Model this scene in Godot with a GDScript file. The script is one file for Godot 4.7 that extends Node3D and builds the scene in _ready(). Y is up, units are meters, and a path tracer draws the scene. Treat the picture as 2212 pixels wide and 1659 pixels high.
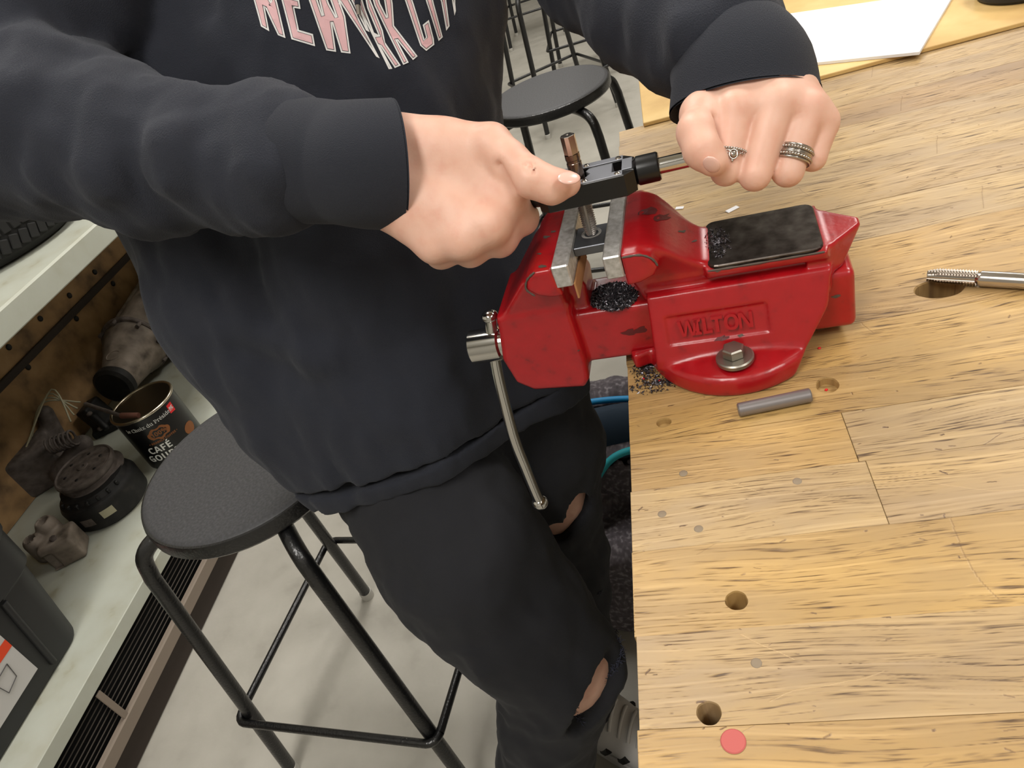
extends Node3D
# A student's hands turn a tap wrench over a red bench vise; bench, stools and a shelf of car parts around them.

# ---------------------------------------------------------------- mesh builder
class MB:
	var v := PackedVector3Array()
	var n := PackedVector3Array()
	var uv := PackedVector2Array()
	var c := PackedColorArray()
	var idx := PackedInt32Array()
	var col := Color(1, 1, 1)
	var us := Vector2(1, 1)
	var uo := Vector2.ZERO
	var xf := Transform3D.IDENTITY

	func vert(p: Vector3, nn: Vector3) -> int:
		v.push_back(xf * p)
		n.push_back((xf.basis * nn).normalized())
		uv.push_back(Vector2(p.x * us.x + uo.x, p.z * us.y + uo.y))
		c.push_back(col)
		return v.size() - 1

	func tri(a: Vector3, b: Vector3, d: Vector3, out: Vector3) -> void:
		var nn := (b - a).cross(d - a)
		if nn.length_squared() < 1e-20:
			return
		nn = nn.normalized()
		var i := 0
		if nn.dot(out) >= 0.0:
			i = vert(a, nn); vert(b, nn); vert(d, nn)
		else:
			i = vert(a, -nn); vert(d, -nn); vert(b, -nn)
		idx.push_back(i); idx.push_back(i + 2); idx.push_back(i + 1)

	func quad(a: Vector3, b: Vector3, d: Vector3, e: Vector3, out: Vector3) -> void:
		tri(a, b, d, out)
		tri(a, d, e, out)

	# rows of points joined into one smooth sheet
	func grid(rows: Array, closed: bool, flip := false) -> void:
		var h := rows.size()
		var w: int = rows[0].size()
		var base := v.size()
		var acc := PackedVector3Array()
		acc.resize(h * w)
		var faces := PackedInt32Array()
		var last := w if closed else w - 1
		for i in h - 1:
			var r0: PackedVector3Array = rows[i]
			var r1: PackedVector3Array = rows[i + 1]
			for j in last:
				var k := (j + 1) % w
				var a := r0[j]
				var b := r0[k]
				var d := r1[k]
				var e := r1[j]
				var fn := (d - a).cross(e - b)
				if flip:
					fn = -fn
				acc[i * w + j] += fn
				acc[i * w + k] += fn
				acc[(i + 1) * w + k] += fn
				acc[(i + 1) * w + j] += fn
				if flip:
					faces.append_array([i * w + j, i * w + k, (i + 1) * w + k, i * w + j, (i + 1) * w + k, (i + 1) * w + j])
				else:
					faces.append_array([i * w + j, (i + 1) * w + k, i * w + k, i * w + j, (i + 1) * w + j, (i + 1) * w + k])
		for i in h:
			var r: PackedVector3Array = rows[i]
			for j in w:
				var q := acc[i * w + j]
				vert(r[j], q if q.length_squared() > 1e-24 else Vector3.UP)
		for f in faces:
			idx.push_back(base + f)

	func fan(ring: PackedVector3Array, out: Vector3) -> void:
		var m := Vector3.ZERO
		for p in ring:
			m += p
		m /= ring.size()
		for i in ring.size():
			tri(m, ring[i], ring[(i + 1) % ring.size()], out)

	func box(ct: Vector3, size: Vector3, bev := 0.0, b := Basis.IDENTITY) -> void:
		var h := size * 0.5
		bev = minf(bev, minf(h.x, minf(h.y, h.z)) * 0.9)
		var ax := [0, 1, 2]
		for a in ax:
			var p: int = (a + 1) % 3
			var q: int = (a + 2) % 3
			for s in [-1.0, 1.0]:
				var o := Vector3.ZERO
				o[a] = s
				var cs := []
				for t in [[-1, -1], [1, -1], [1, 1], [-1, 1]]:
					var w := Vector3.ZERO
					w[a] = s * h[a]
					w[p] = t[0] * (h[p] - bev)
					w[q] = t[1] * (h[q] - bev)
					cs.push_back(ct + b * w)
				quad(cs[0], cs[1], cs[2], cs[3], b * o)
				if bev > 0.0:
					for s2 in [-1.0, 1.0]:
						# edge between faces a and p, running along q
						var e := []
						for t in [-1.0, 1.0]:
							var w0 := Vector3.ZERO
							w0[a] = s * h[a]; w0[p] = s2 * (h[p] - bev); w0[q] = t * (h[q] - bev)
							var w1 := Vector3.ZERO
							w1[a] = s * (h[a] - bev); w1[p] = s2 * h[p]; w1[q] = t * (h[q] - bev)
							e.push_back(ct + b * w0); e.push_back(ct + b * w1)
						var eo := Vector3.ZERO
						eo[a] = s; eo[p] = s2
						quad(e[0], e[1], e[3], e[2], b * eo)
		if bev > 0.0:
			for sx in [-1.0, 1.0]:
				for sy in [-1.0, 1.0]:
					for sz in [-1.0, 1.0]:
						var s := Vector3(sx, sy, sz)
						var i := h - Vector3(bev, bev, bev)
						tri(ct + b * (s * Vector3(h.x, i.y, i.z)), ct + b * (s * Vector3(i.x, h.y, i.z)), ct + b * (s * Vector3(i.x, i.y, h.z)), b * s)

	func tube(pts: Array, radii: Array, seg := 14, caps := true, squash := 1.0, side := Vector3.ZERO) -> void:
		var rows := []
		var m := pts.size()
		var t0: Vector3 = (pts[1] - pts[0]).normalized()
		var x := side if side != Vector3.ZERO else (Vector3.UP if absf(t0.y) < 0.9 else Vector3.RIGHT)
		x = (x - t0 * x.dot(t0)).normalized()
		for i in m:
			var t: Vector3
			if i == 0: t = pts[1] - pts[0]
			elif i == m - 1: t = pts[i] - pts[i - 1]
			else: t = (pts[i + 1] - pts[i]).normalized() + (pts[i] - pts[i - 1]).normalized()
			t = t.normalized()
			x = (x - t * x.dot(t)).normalized()
			var y := t.cross(x)
			var r: float = radii[i] if radii.size() > 1 else radii[0]
			var ring := PackedVector3Array()
			for j in seg:
				var an := TAU * j / seg
				ring.push_back(pts[i] + x * cos(an) * r * squash + y * sin(an) * r)
			rows.push_back(ring)
		grid(rows, true, true)
		if caps:
			fan(rows[0], pts[0] - pts[1])
			fan(rows[m - 1], pts[m - 1] - pts[m - 2])

	# profile of (radius, height) turned about the y axis of the transform; corners sharper than 35 degrees stay sharp
	func lathe(prof: Array, t := Transform3D.IDENTITY, seg := 32) -> void:
		var from := 0
		for i in range(1, prof.size()):
			var cut := i == prof.size() - 1
			if not cut:
				var a: Vector2 = (prof[i] - prof[i - 1]).normalized()
				var b: Vector2 = (prof[i + 1] - prof[i]).normalized()
				cut = a.dot(b) < 0.82
			if cut:
				var rows := []
				for k in range(from, i + 1):
					var ring := PackedVector3Array()
					for j in seg:
						var an := TAU * j / seg
						var r: float = prof[k].x
						ring.push_back(t * Vector3(cos(an) * r, prof[k].y, sin(an) * r))
					rows.push_back(ring)
				grid(rows, true)
				from = i

	# polygon in the x-y plane of the transform, from z0 to z1, with bevelled rims
	func prism(poly: PackedVector2Array, z0: float, z1: float, t := Transform3D.IDENTITY, bev := 0.0) -> void:
		var p := poly
		if Geometry2D.is_polygon_clockwise(p):
			p = p.duplicate()
			p.reverse()
		var m := p.size()
		var inn := PackedVector2Array()
		var nor := PackedVector2Array()
		for i in m:
			var a := (p[i] - p[(i + m - 1) % m]).normalized()
			var b := (p[(i + 1) % m] - p[i]).normalized()
			var na := Vector2(a.y, -a.x)
			var nb := Vector2(b.y, -b.x)
			var mi := (na + nb).normalized()
			mi /= maxf(0.4, mi.dot(na))
			inn.push_back(p[i] - mi * bev)
			nor.push_back(nb)
		for e in [[z0, -1.0], [z1, 1.0]]:
			var tr := Geometry2D.triangulate_polygon(inn)
			for k in range(0, tr.size(), 3):
				var a := inn[tr[k]]
				var b := inn[tr[k + 1]]
				var d := inn[tr[k + 2]]
				tri(t * Vector3(a.x, a.y, e[0]), t * Vector3(b.x, b.y, e[0]), t * Vector3(d.x, d.y, e[0]), t.basis * Vector3(0, 0, e[1]))
			if bev > 0.0:
				for i in m:
					var k := (i + 1) % m
					var zi: float = e[0] - e[1] * bev
					quad(t * Vector3(inn[i].x, inn[i].y, e[0]), t * Vector3(inn[k].x, inn[k].y, e[0]), t * Vector3(p[k].x, p[k].y, zi), t * Vector3(p[i].x, p[i].y, zi), t.basis * Vector3(nor[i].x, nor[i].y, e[1]))
		for i in m:
			var k := (i + 1) % m
			quad(t * Vector3(p[i].x, p[i].y, z0 + bev), t * Vector3(p[k].x, p[k].y, z0 + bev), t * Vector3(p[k].x, p[k].y, z1 - bev), t * Vector3(p[i].x, p[i].y, z1 - bev), t.basis * Vector3(nor[i].x, nor[i].y, 0))

	func ball(ct: Vector3, r: Vector3, b := Basis.IDENTITY, seg := 16, rings := 10) -> void:
		var rows := []
		for i in rings + 1:
			var th := PI * i / rings
			var ring := PackedVector3Array()
			for j in seg:
				var an := TAU * j / seg
				ring.push_back(ct + b * (Vector3(sin(th) * cos(an), cos(th), sin(th) * sin(an)) * r))
			rows.push_back(ring)
		grid(rows, true, true)

	func add(o: MB, t: Transform3D) -> void:
		var base := v.size()
		for i in o.v.size():
			v.push_back(t * o.v[i])
			n.push_back((t.basis * o.n[i]).normalized())
			uv.push_back(o.uv[i])
			c.push_back(o.c[i])
		for i in o.idx:
			idx.push_back(base + i)

	func mesh() -> ArrayMesh:
		var a := []
		a.resize(Mesh.ARRAY_MAX)
		a[Mesh.ARRAY_VERTEX] = v
		a[Mesh.ARRAY_NORMAL] = n
		a[Mesh.ARRAY_TEX_UV] = uv
		a[Mesh.ARRAY_COLOR] = c
		a[Mesh.ARRAY_INDEX] = idx
		var am := ArrayMesh.new()
		am.add_surface_from_arrays(Mesh.PRIMITIVE_TRIANGLES, a)
		return am

# ---------------------------------------------------------------- distance fields meshed as surface nets
class Prim:
	var k := 0.004
	var sub := false
	var group := 0
	func d(_p: Vector3) -> float: return 1e9
	func bb() -> AABB: return AABB()

class Cap extends Prim:
	var a: Vector3
	var ab: Vector3
	var ra: float
	var dr: float
	var il: float
	func _init(p: Vector3, q: Vector3, r0: float, r1: float, kk: float):
		a = p; ab = q - p; ra = r0; dr = r1 - r0; k = kk
		il = 1.0 / maxf(ab.length_squared(), 1e-9)
	func d(p: Vector3) -> float:
		var w := p - a
		var t := clampf(w.dot(ab) * il, 0.0, 1.0)
		return (w - ab * t).length() - ra - dr * t
	func bb() -> AABB:
		var r := maxf(ra, ra + dr)
		return AABB(a, Vector3.ZERO).expand(a + ab).grow(r)

class Ell extends Prim:
	var inv: Transform3D
	var r: Vector3
	var ctr: Vector3
	func _init(ct: Vector3, rr: Vector3, b: Basis, kk: float):
		inv = Transform3D(b, ct).affine_inverse(); r = rr; ctr = ct; k = kk
	func d(p: Vector3) -> float:
		var q := inv * p
		var k0 := (q / r).length()
		var k1 := (q / (r * r)).length()
		return k0 * (k0 - 1.0) / maxf(k1, 1e-6)
	func bb() -> AABB:
		var m := maxf(r.x, maxf(r.y, r.z))
		return AABB(ctr, Vector3.ZERO).grow(m)

class RBox extends Prim:
	var inv: Transform3D
	var h: Vector3
	var rr: float
	var ctr: Vector3
	func _init(ct: Vector3, half: Vector3, rad: float, b: Basis, kk: float):
		inv = Transform3D(b, ct).affine_inverse(); h = half - Vector3(rad, rad, rad); rr = rad; ctr = ct; k = kk
	func d(p: Vector3) -> float:
		var q := (inv * p).abs() - h
		return q.max(Vector3.ZERO).length() + minf(maxf(q.x, maxf(q.y, q.z)), 0.0) - rr
	func bb() -> AABB:
		return AABB(ctr, Vector3.ZERO).grow((h + Vector3(rr, rr, rr)).length())

# polygon in x-y, half width in z that runs from w0 at height y0 to w1 at height y1
class Slab extends Prim:
	var poly: PackedVector2Array
	var y0: float
	var y1: float
	var w0: float
	var w1: float
	var rr: float
	var to := Transform3D.IDENTITY
	var own := false
	func placed(t: Transform3D) -> Slab:
		to = t.affine_inverse()
		own = true
		return self
	func _init(p: PackedVector2Array, ya: float, wa: float, yb: float, wb: float, rad: float, kk: float):
		poly = p; y0 = ya; w0 = wa; y1 = yb; w1 = wb; rr = rad; k = kk
	func d(p: Vector3) -> float:
		if own:
			p = to * p
		var q := Vector2(p.x, p.y)
		var m := poly.size()
		var dd := 1e9
		var s := 1.0
		var j := m - 1
		for i in m:
			var e := poly[j] - poly[i]
			var w := q - poly[i]
			var b := w - e * clampf(w.dot(e) / e.length_squared(), 0.0, 1.0)
			dd = minf(dd, b.length_squared())
			var c1 := q.y >= poly[i].y
			var c2 := q.y < poly[j].y
			var c3 := e.x * w.y > e.y * w.x
			if (c1 and c2 and c3) or (not c1 and not c2 and not c3):
				s = -s
			j = i
		var dp := s * sqrt(dd) + rr
		var hw := lerpf(w0, w1, clampf((p.y - y0) / (y1 - y0), 0.0, 1.0))
		var dz := absf(p.z) - hw + rr
		return minf(maxf(dp, dz), 0.0) + Vector2(maxf(dp, 0.0), maxf(dz, 0.0)).length() - rr
	func bb() -> AABB:
		var m := maxf(w0, w1)
		var a := AABB(Vector3(poly[0].x, poly[0].y, -m), Vector3(0, 0, 2 * m))
		for q in poly:
			a = a.expand(Vector3(q.x, q.y, 0))
		return to.affine_inverse() * a if own else a

class Half extends Prim:
	var nn: Vector3
	var o: Vector3
	func _init(p: Vector3, dir: Vector3, kk: float):
		o = p; nn = dir.normalized(); k = kk; sub = true
	func d(p: Vector3) -> float:
		return (o - p).dot(nn)   # removes the side that the direction points to

# small folds and unevenness added to a field
class Ripple:
	var parts := []     # [noise, scale along each axis, strength]
	func d(p: Vector3) -> float:
		var s := 0.0
		for q in parts:
			s += q[0].get_noise_3dv(q[1] * p) * q[2]
		return s

class Field:
	var prims: Array[Prim] = []
	var disp: Ripple = null
	var amp := 0.0
	var grp := 0
	func put(p: Prim) -> Prim:
		p.group = grp
		prims.push_back(p)
		return p
	func cap(a: Vector3, b: Vector3, r0: float, r1: float, k := 0.008) -> void:
		put(Cap.new(a, b, r0, r1, k))
	func chain(pts: Array, rad: Array, k := 0.008) -> void:
		for i in pts.size() - 1:
			put(Cap.new(pts[i], pts[i + 1], rad[i], rad[i + 1], k))
	func ell(ct: Vector3, r: Vector3, b := Basis.IDENTITY, k := 0.01) -> void:
		put(Ell.new(ct, r, b, k))
	func rbox(ct: Vector3, half: Vector3, rad: float, b := Basis.IDENTITY, k := 0.004) -> void:
		put(RBox.new(ct, half, rad, b, k))
	func carve(p: Prim) -> void:
		p.sub = true
		put(p)
	func eval(p: Vector3, list: Array[Prim]) -> float:
		var best := 1e9
		var acc := 1e9
		var g := -999
		for q in list:
			if q.group != g:
				best = minf(best, acc)
				acc = 1e9
				g = q.group
			var e := q.d(p)
			var k := q.k
			if q.sub:
				var h := maxf(k - absf(acc + e), 0.0) / k
				acc = maxf(acc, -e) + h * h * k * 0.25
			else:
				var h := maxf(k - absf(acc - e), 0.0) / k
				acc = minf(acc, e) - h * h * k * 0.25
		best = minf(best, acc)
		if disp != null and absf(best) < 0.06:
			best += disp.d(p)
		return best
	func at(p: Vector3) -> float:
		return eval(p, prims)
	# where a straight line meets the surface
	func hit(p: Vector3, dir: Vector3) -> Vector3:
		for i in 60:
			var e := eval(p, prims)
			p += dir * e * 0.8
			if absf(e) < 0.0002:
				break
		return p
	func net(mb: MB, cell: float, clip := AABB()) -> void:
		var box := AABB()
		var got := false
		for q in prims:
			if not q.sub:
				box = q.bb() if not got else box.merge(q.bb())
				got = true
		if clip.size != Vector3.ZERO:
			box = box.intersection(clip)
		box = box.grow(cell * 2.5 + amp)
		const B := 4
		var nb := Vector3i((box.size / (cell * B)).ceil())
		var nx := nb.x * B + 1
		var ny := nb.y * B + 1
		var nz := nb.z * B + 1
		var vals := PackedFloat32Array()
		vals.resize(nx * ny * nz)
		vals.fill(1e8)
		var vid := PackedInt32Array()
		vid.resize(nx * ny * nz)
		vid.fill(-1)
		var o := box.position
		var rad := cell * B * 0.5 * sqrt(3.0)
		var live: Array[Vector3i] = []
		for bz in nb.z:
			for by in nb.y:
				for bx in nb.x:
					var ct := o + (Vector3(bx, by, bz) * B + Vector3.ONE * (B * 0.5)) * cell
					if absf(eval(ct, prims)) > rad * 1.35 + amp:
						continue
					var near: Array[Prim] = []
					for q in prims:
						if q.d(ct) < rad * 1.3 + q.k + amp:
							near.push_back(q)
					live.push_back(Vector3i(bx, by, bz))
					for z in B + 1:
						for y in B + 1:
							for x in B + 1:
								var gx := bx * B + x
								var gy := by * B + y
								var gz := bz * B + z
								var i := gx + nx * (gy + ny * gz)
								if vals[i] > 9e7:
									vals[i] = eval(o + Vector3(gx, gy, gz) * cell, near)
		var off := PackedInt32Array([0, 1, nx, nx + 1, nx * ny, nx * ny + 1, nx * ny + nx, nx * ny + nx + 1])
		var cor := [Vector3(0, 0, 0), Vector3(1, 0, 0), Vector3(0, 1, 0), Vector3(1, 1, 0), Vector3(0, 0, 1), Vector3(1, 0, 1), Vector3(0, 1, 1), Vector3(1, 1, 1)]
		var edges := [[0, 1], [2, 3], [4, 5], [6, 7], [0, 2], [1, 3], [4, 6], [5, 7], [0, 4], [1, 5], [2, 6], [3, 7]]
		var pos := PackedVector3Array()
		var cells: Array[Vector3i] = []
		for bl in live:
			for z in B:
				for y in B:
					for x in B:
						var g := Vector3i(bl.x * B + x, bl.y * B + y, bl.z * B + z)
						var i := g.x + nx * (g.y + ny * g.z)
						var mask := 0
						for e in 8:
							if vals[i + off[e]] < 0.0:
								mask |= 1 << e
						if mask == 0 or mask == 255:
							continue
						var sum := Vector3.ZERO
						var cnt := 0
						for e in edges:
							var ea: int = e[0]
							var eb: int = e[1]
							if ((mask >> ea) & 1) != ((mask >> eb) & 1):
								var va := vals[i + off[ea]]
								var vb := vals[i + off[eb]]
								sum += cor[ea].lerp(cor[eb], va / (va - vb))
								cnt += 1
						vid[i] = pos.size()
						pos.push_back(o + (Vector3(g) + sum / cnt) * cell)
						cells.push_back(g)
		var nor := PackedVector3Array()
		nor.resize(pos.size())
		var tris := PackedInt32Array()
		var step := [1, nx, nx * ny]
		for g in cells:
			var i := g.x + nx * (g.y + ny * g.z)
			var s0 := vals[i] < 0.0
			for a in 3:
				if (vals[i + step[a]] < 0.0) == s0:
					continue
				var b: int = step[(a + 1) % 3]
				var cc: int = step[(a + 2) % 3]
				if i - b - cc < 0:
					continue
				var q0 := vid[i]
				var q1 := vid[i - b]
				var q2 := vid[i - b - cc]
				var q3 := vid[i - cc]
				if q1 < 0 or q2 < 0 or q3 < 0:
					continue
				if not s0:
					var sw := q1
					q1 = q3
					q3 = sw
				var fn := (pos[q2] - pos[q0]).cross(pos[q3] - pos[q1])
				nor[q0] += fn; nor[q1] += fn; nor[q2] += fn; nor[q3] += fn
				tris.append_array([q0, q2, q1, q0, q3, q2])
		var base := mb.v.size()
		for i in pos.size():
			mb.vert(pos[i], nor[i])
		for t in tris:
			mb.idx.push_back(base + t)

# ---------------------------------------------------------------- scene helpers
var M := {}
var used := {}

func numbered(called: String) -> String:
	if not used.has(called):
		used[called] = 0
		return called
	used[called] += 1
	return "%s_%03d" % [called, used[called]]

func thing(called: String, label: String, category: String, at := Vector3.ZERO, turn := 0.0, group := "") -> Node3D:
	var o := Node3D.new()
	o.name = numbered(called)
	add_child(o)
	o.position = at
	o.rotation.y = turn
	o.set_meta("label", label)
	o.set_meta("category", category)
	if group:
		o.set_meta("group", group)
	return o

func part(called: String, mb: MB, m: Material, parent: Node3D, label := "") -> MeshInstance3D:
	var o := MeshInstance3D.new()
	o.name = called
	o.mesh = mb.mesh()
	o.material_override = m
	parent.add_child(o, true)
	if label:
		o.set_meta("label", label)
	return o

func share(called: String, mesh: Mesh, m: Material, parent: Node3D, t := Transform3D.IDENTITY) -> MeshInstance3D:
	var o := MeshInstance3D.new()
	o.name = called
	o.mesh = mesh
	o.material_override = m
	o.transform = t
	parent.add_child(o, true)
	return o

func struct(called: String, mb: MB, m: Material) -> MeshInstance3D:
	var o := part(numbered(called), mb, m, self)
	o.set_meta("kind", "structure")
	return o

func single(called: String, mb: MB, m: Material, label: String, category: String, group := "") -> MeshInstance3D:
	var o := part(numbered(called), mb, m, self)
	o.set_meta("label", label)
	o.set_meta("category", category)
	if group:
		o.set_meta("group", group)
	return o

func mat(called: String, col: Color, rough := 0.7, metal := 0.0) -> StandardMaterial3D:
	var m := StandardMaterial3D.new()
	m.albedo_color = col
	m.roughness = rough
	m.metallic = metal
	M[called] = m
	return m

func noise(sd: int, freq: float, oct := 4) -> FastNoiseLite:
	var f := FastNoiseLite.new()
	f.seed = sd
	f.noise_type = FastNoiseLite.TYPE_SIMPLEX_SMOOTH
	f.frequency = freq
	f.fractal_octaves = oct
	return f

# a square texture whose colour runs along a ramp with seamless noise
func noise_tex(sd: int, freq: float, stops: Array, size := 512, oct := 5) -> ImageTexture:
	var g := Gradient.new()
	var offs := PackedFloat32Array()
	var cols := PackedColorArray()
	for s in stops:
		offs.push_back(s[0])
		cols.push_back(s[1])
	g.offsets = offs
	g.colors = cols
	var im := noise(sd, freq, oct).get_seamless_image(size, size)
	im.convert(Image.FORMAT_L8)
	var src := im.get_data()
	var lut := PackedByteArray()
	for i in 256:
		var q := g.sample(i / 255.0)
		lut.push_back(int(clampf(q.r, 0, 1) * 255)); lut.push_back(int(clampf(q.g, 0, 1) * 255)); lut.push_back(int(clampf(q.b, 0, 1) * 255))
	var out := PackedByteArray()
	out.resize(size * size * 3)
	for i in size * size:
		var j := src[i] * 3
		out[i * 3] = lut[j]; out[i * 3 + 1] = lut[j + 1]; out[i * 3 + 2] = lut[j + 2]
	return ImageTexture.create_from_image(Image.create_from_data(size, size, false, Image.FORMAT_RGB8, out))

func noise_normal(sd: int, freq: float, bump: float, size := 512, oct := 4) -> ImageTexture:
	var im := noise(sd, freq, oct).get_seamless_image(size, size)
	im.convert(Image.FORMAT_RGBA8)
	im.bump_map_to_normal_map(bump)
	return ImageTexture.create_from_image(im)

func tri_map(m: StandardMaterial3D, scale: float, world := true) -> void:
	m.uv1_triplanar = true
	m.uv1_world_triplanar = world
	m.uv1_scale = Vector3.ONE * scale

# lettering as a mesh, its points moved by a function
func lettering(text: String, size: float, depth: float, bend: Callable, bold := true, italic := false, face := "Droid Sans") -> MB:
	var f := SystemFont.new()
	f.font_names = PackedStringArray([face])
	f.font_weight = 700 if bold else 400
	f.font_italic = italic
	var t := TextMesh.new()
	t.font = f
	t.text = text
	t.font_size = 64
	t.pixel_size = size / 64.0
	t.depth = depth
	t.curve_step = 2.0
	var mb := MB.new()
	var a := t.get_mesh_arrays()
	var vv: PackedVector3Array = a[Mesh.ARRAY_VERTEX]
	var ii: PackedInt32Array = a[Mesh.ARRAY_INDEX]
	for k in range(0, ii.size(), 3):
		var p0: Vector3 = bend.call(vv[ii[k]])
		var p1: Vector3 = bend.call(vv[ii[k + 2]])
		var p2: Vector3 = bend.call(vv[ii[k + 1]])
		mb.tri(p0, p1, p2, (p1 - p0).cross(p2 - p0))
	return mb

func arc(pts: Array, per := 6) -> Array:
	var cv := []
	for i in pts.size() - 1:
		var p0: Vector3 = pts[maxi(i - 1, 0)]
		var p3: Vector3 = pts[mini(i + 2, pts.size() - 1)]
		for k in per:
			cv.push_back(pts[i].cubic_interpolate(pts[i + 1], p0, p3, float(k) / per))
	cv.push_back(pts[-1])
	return cv

func _ready() -> void:
	var cam := Camera3D.new()
	cam.name = "camera"
	cam.transform = Transform3D(Basis(Vector3(0.948574, -0.300814, -0.098582), Vector3(0.171468, 0.750039, -0.638781), Vector3(0.266094, 0.589027, 0.763047)), Vector3(0.0722, 1.28, 1.0335))
	cam.fov = 55.102
	cam.near = 0.02
	cam.far = 60.0
	add_child(cam)
	cam.current = true
	var we := WorldEnvironment.new()
	we.name = "environment"
	var env := Environment.new()
	env.background_mode = Environment.BG_COLOR
	env.background_color = Color(0.05, 0.05, 0.05)
	env.tonemap_mode = Environment.TONE_MAPPER_LINEAR
	env.tonemap_exposure = 1.10
	env.sdfgi_enabled = true
	env.ssao_enabled = true
	env.ssil_enabled = true
	we.environment = env
	add_child(we)
	materials()
	for p in [[-0.55, -3.4, "above the farthest stools"], [1.65, -3.4, "at the far right corner"], [-0.55, -0.75, "above the person and near stools"], [1.65, -0.75, "above the plywood bench"], [-0.55, 1.9, "behind the camera at left"], [1.65, 1.9, "behind the camera at right"]]:
		ceiling_light(Vector3(p[0], 3.0, p[1]), p[2])
	room()
	bench()
	vise()
	tools()
	person()
	stools()
	shelf_side()
	small_things()

const LIGHT_ENERGY := 3.2

func ceiling_light(at: Vector3, where: String) -> void:
	var t := thing("ceiling_light", "long fluorescent ceiling light " + where, "light", at, 0.0, "fluorescent ceiling lights")
	var f := MB.new()
	for s in [-1.0, 1.0]:
		f.box(Vector3(s * 0.31, -0.02, 0), Vector3(0.02, 0.04, 1.24), 0.003)
		f.box(Vector3(0, -0.02, s * 0.61), Vector3(0.6, 0.04, 0.02), 0.003)
	part("frame", f, M.white_metal, t)
	var d := MB.new()
	d.box(Vector3(0, -0.02, 0), Vector3(0.59, 0.01, 1.19))
	part("diffuser", d, M.lamp_glow, t)
	var l := AreaLight3D.new()
	l.name = "area_light"
	l.area_size = Vector2(0.58, 1.18)
	l.rotation_degrees = Vector3(-90, 0, 0)
	l.position = Vector3(0, -0.03, 0)
	l.light_color = Color(1.0, 0.985, 0.965)
	l.light_energy = LIGHT_ENERGY
	l.area_range = 14.0
	l.shadow_enabled = true
	t.add_child(l)

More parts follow.
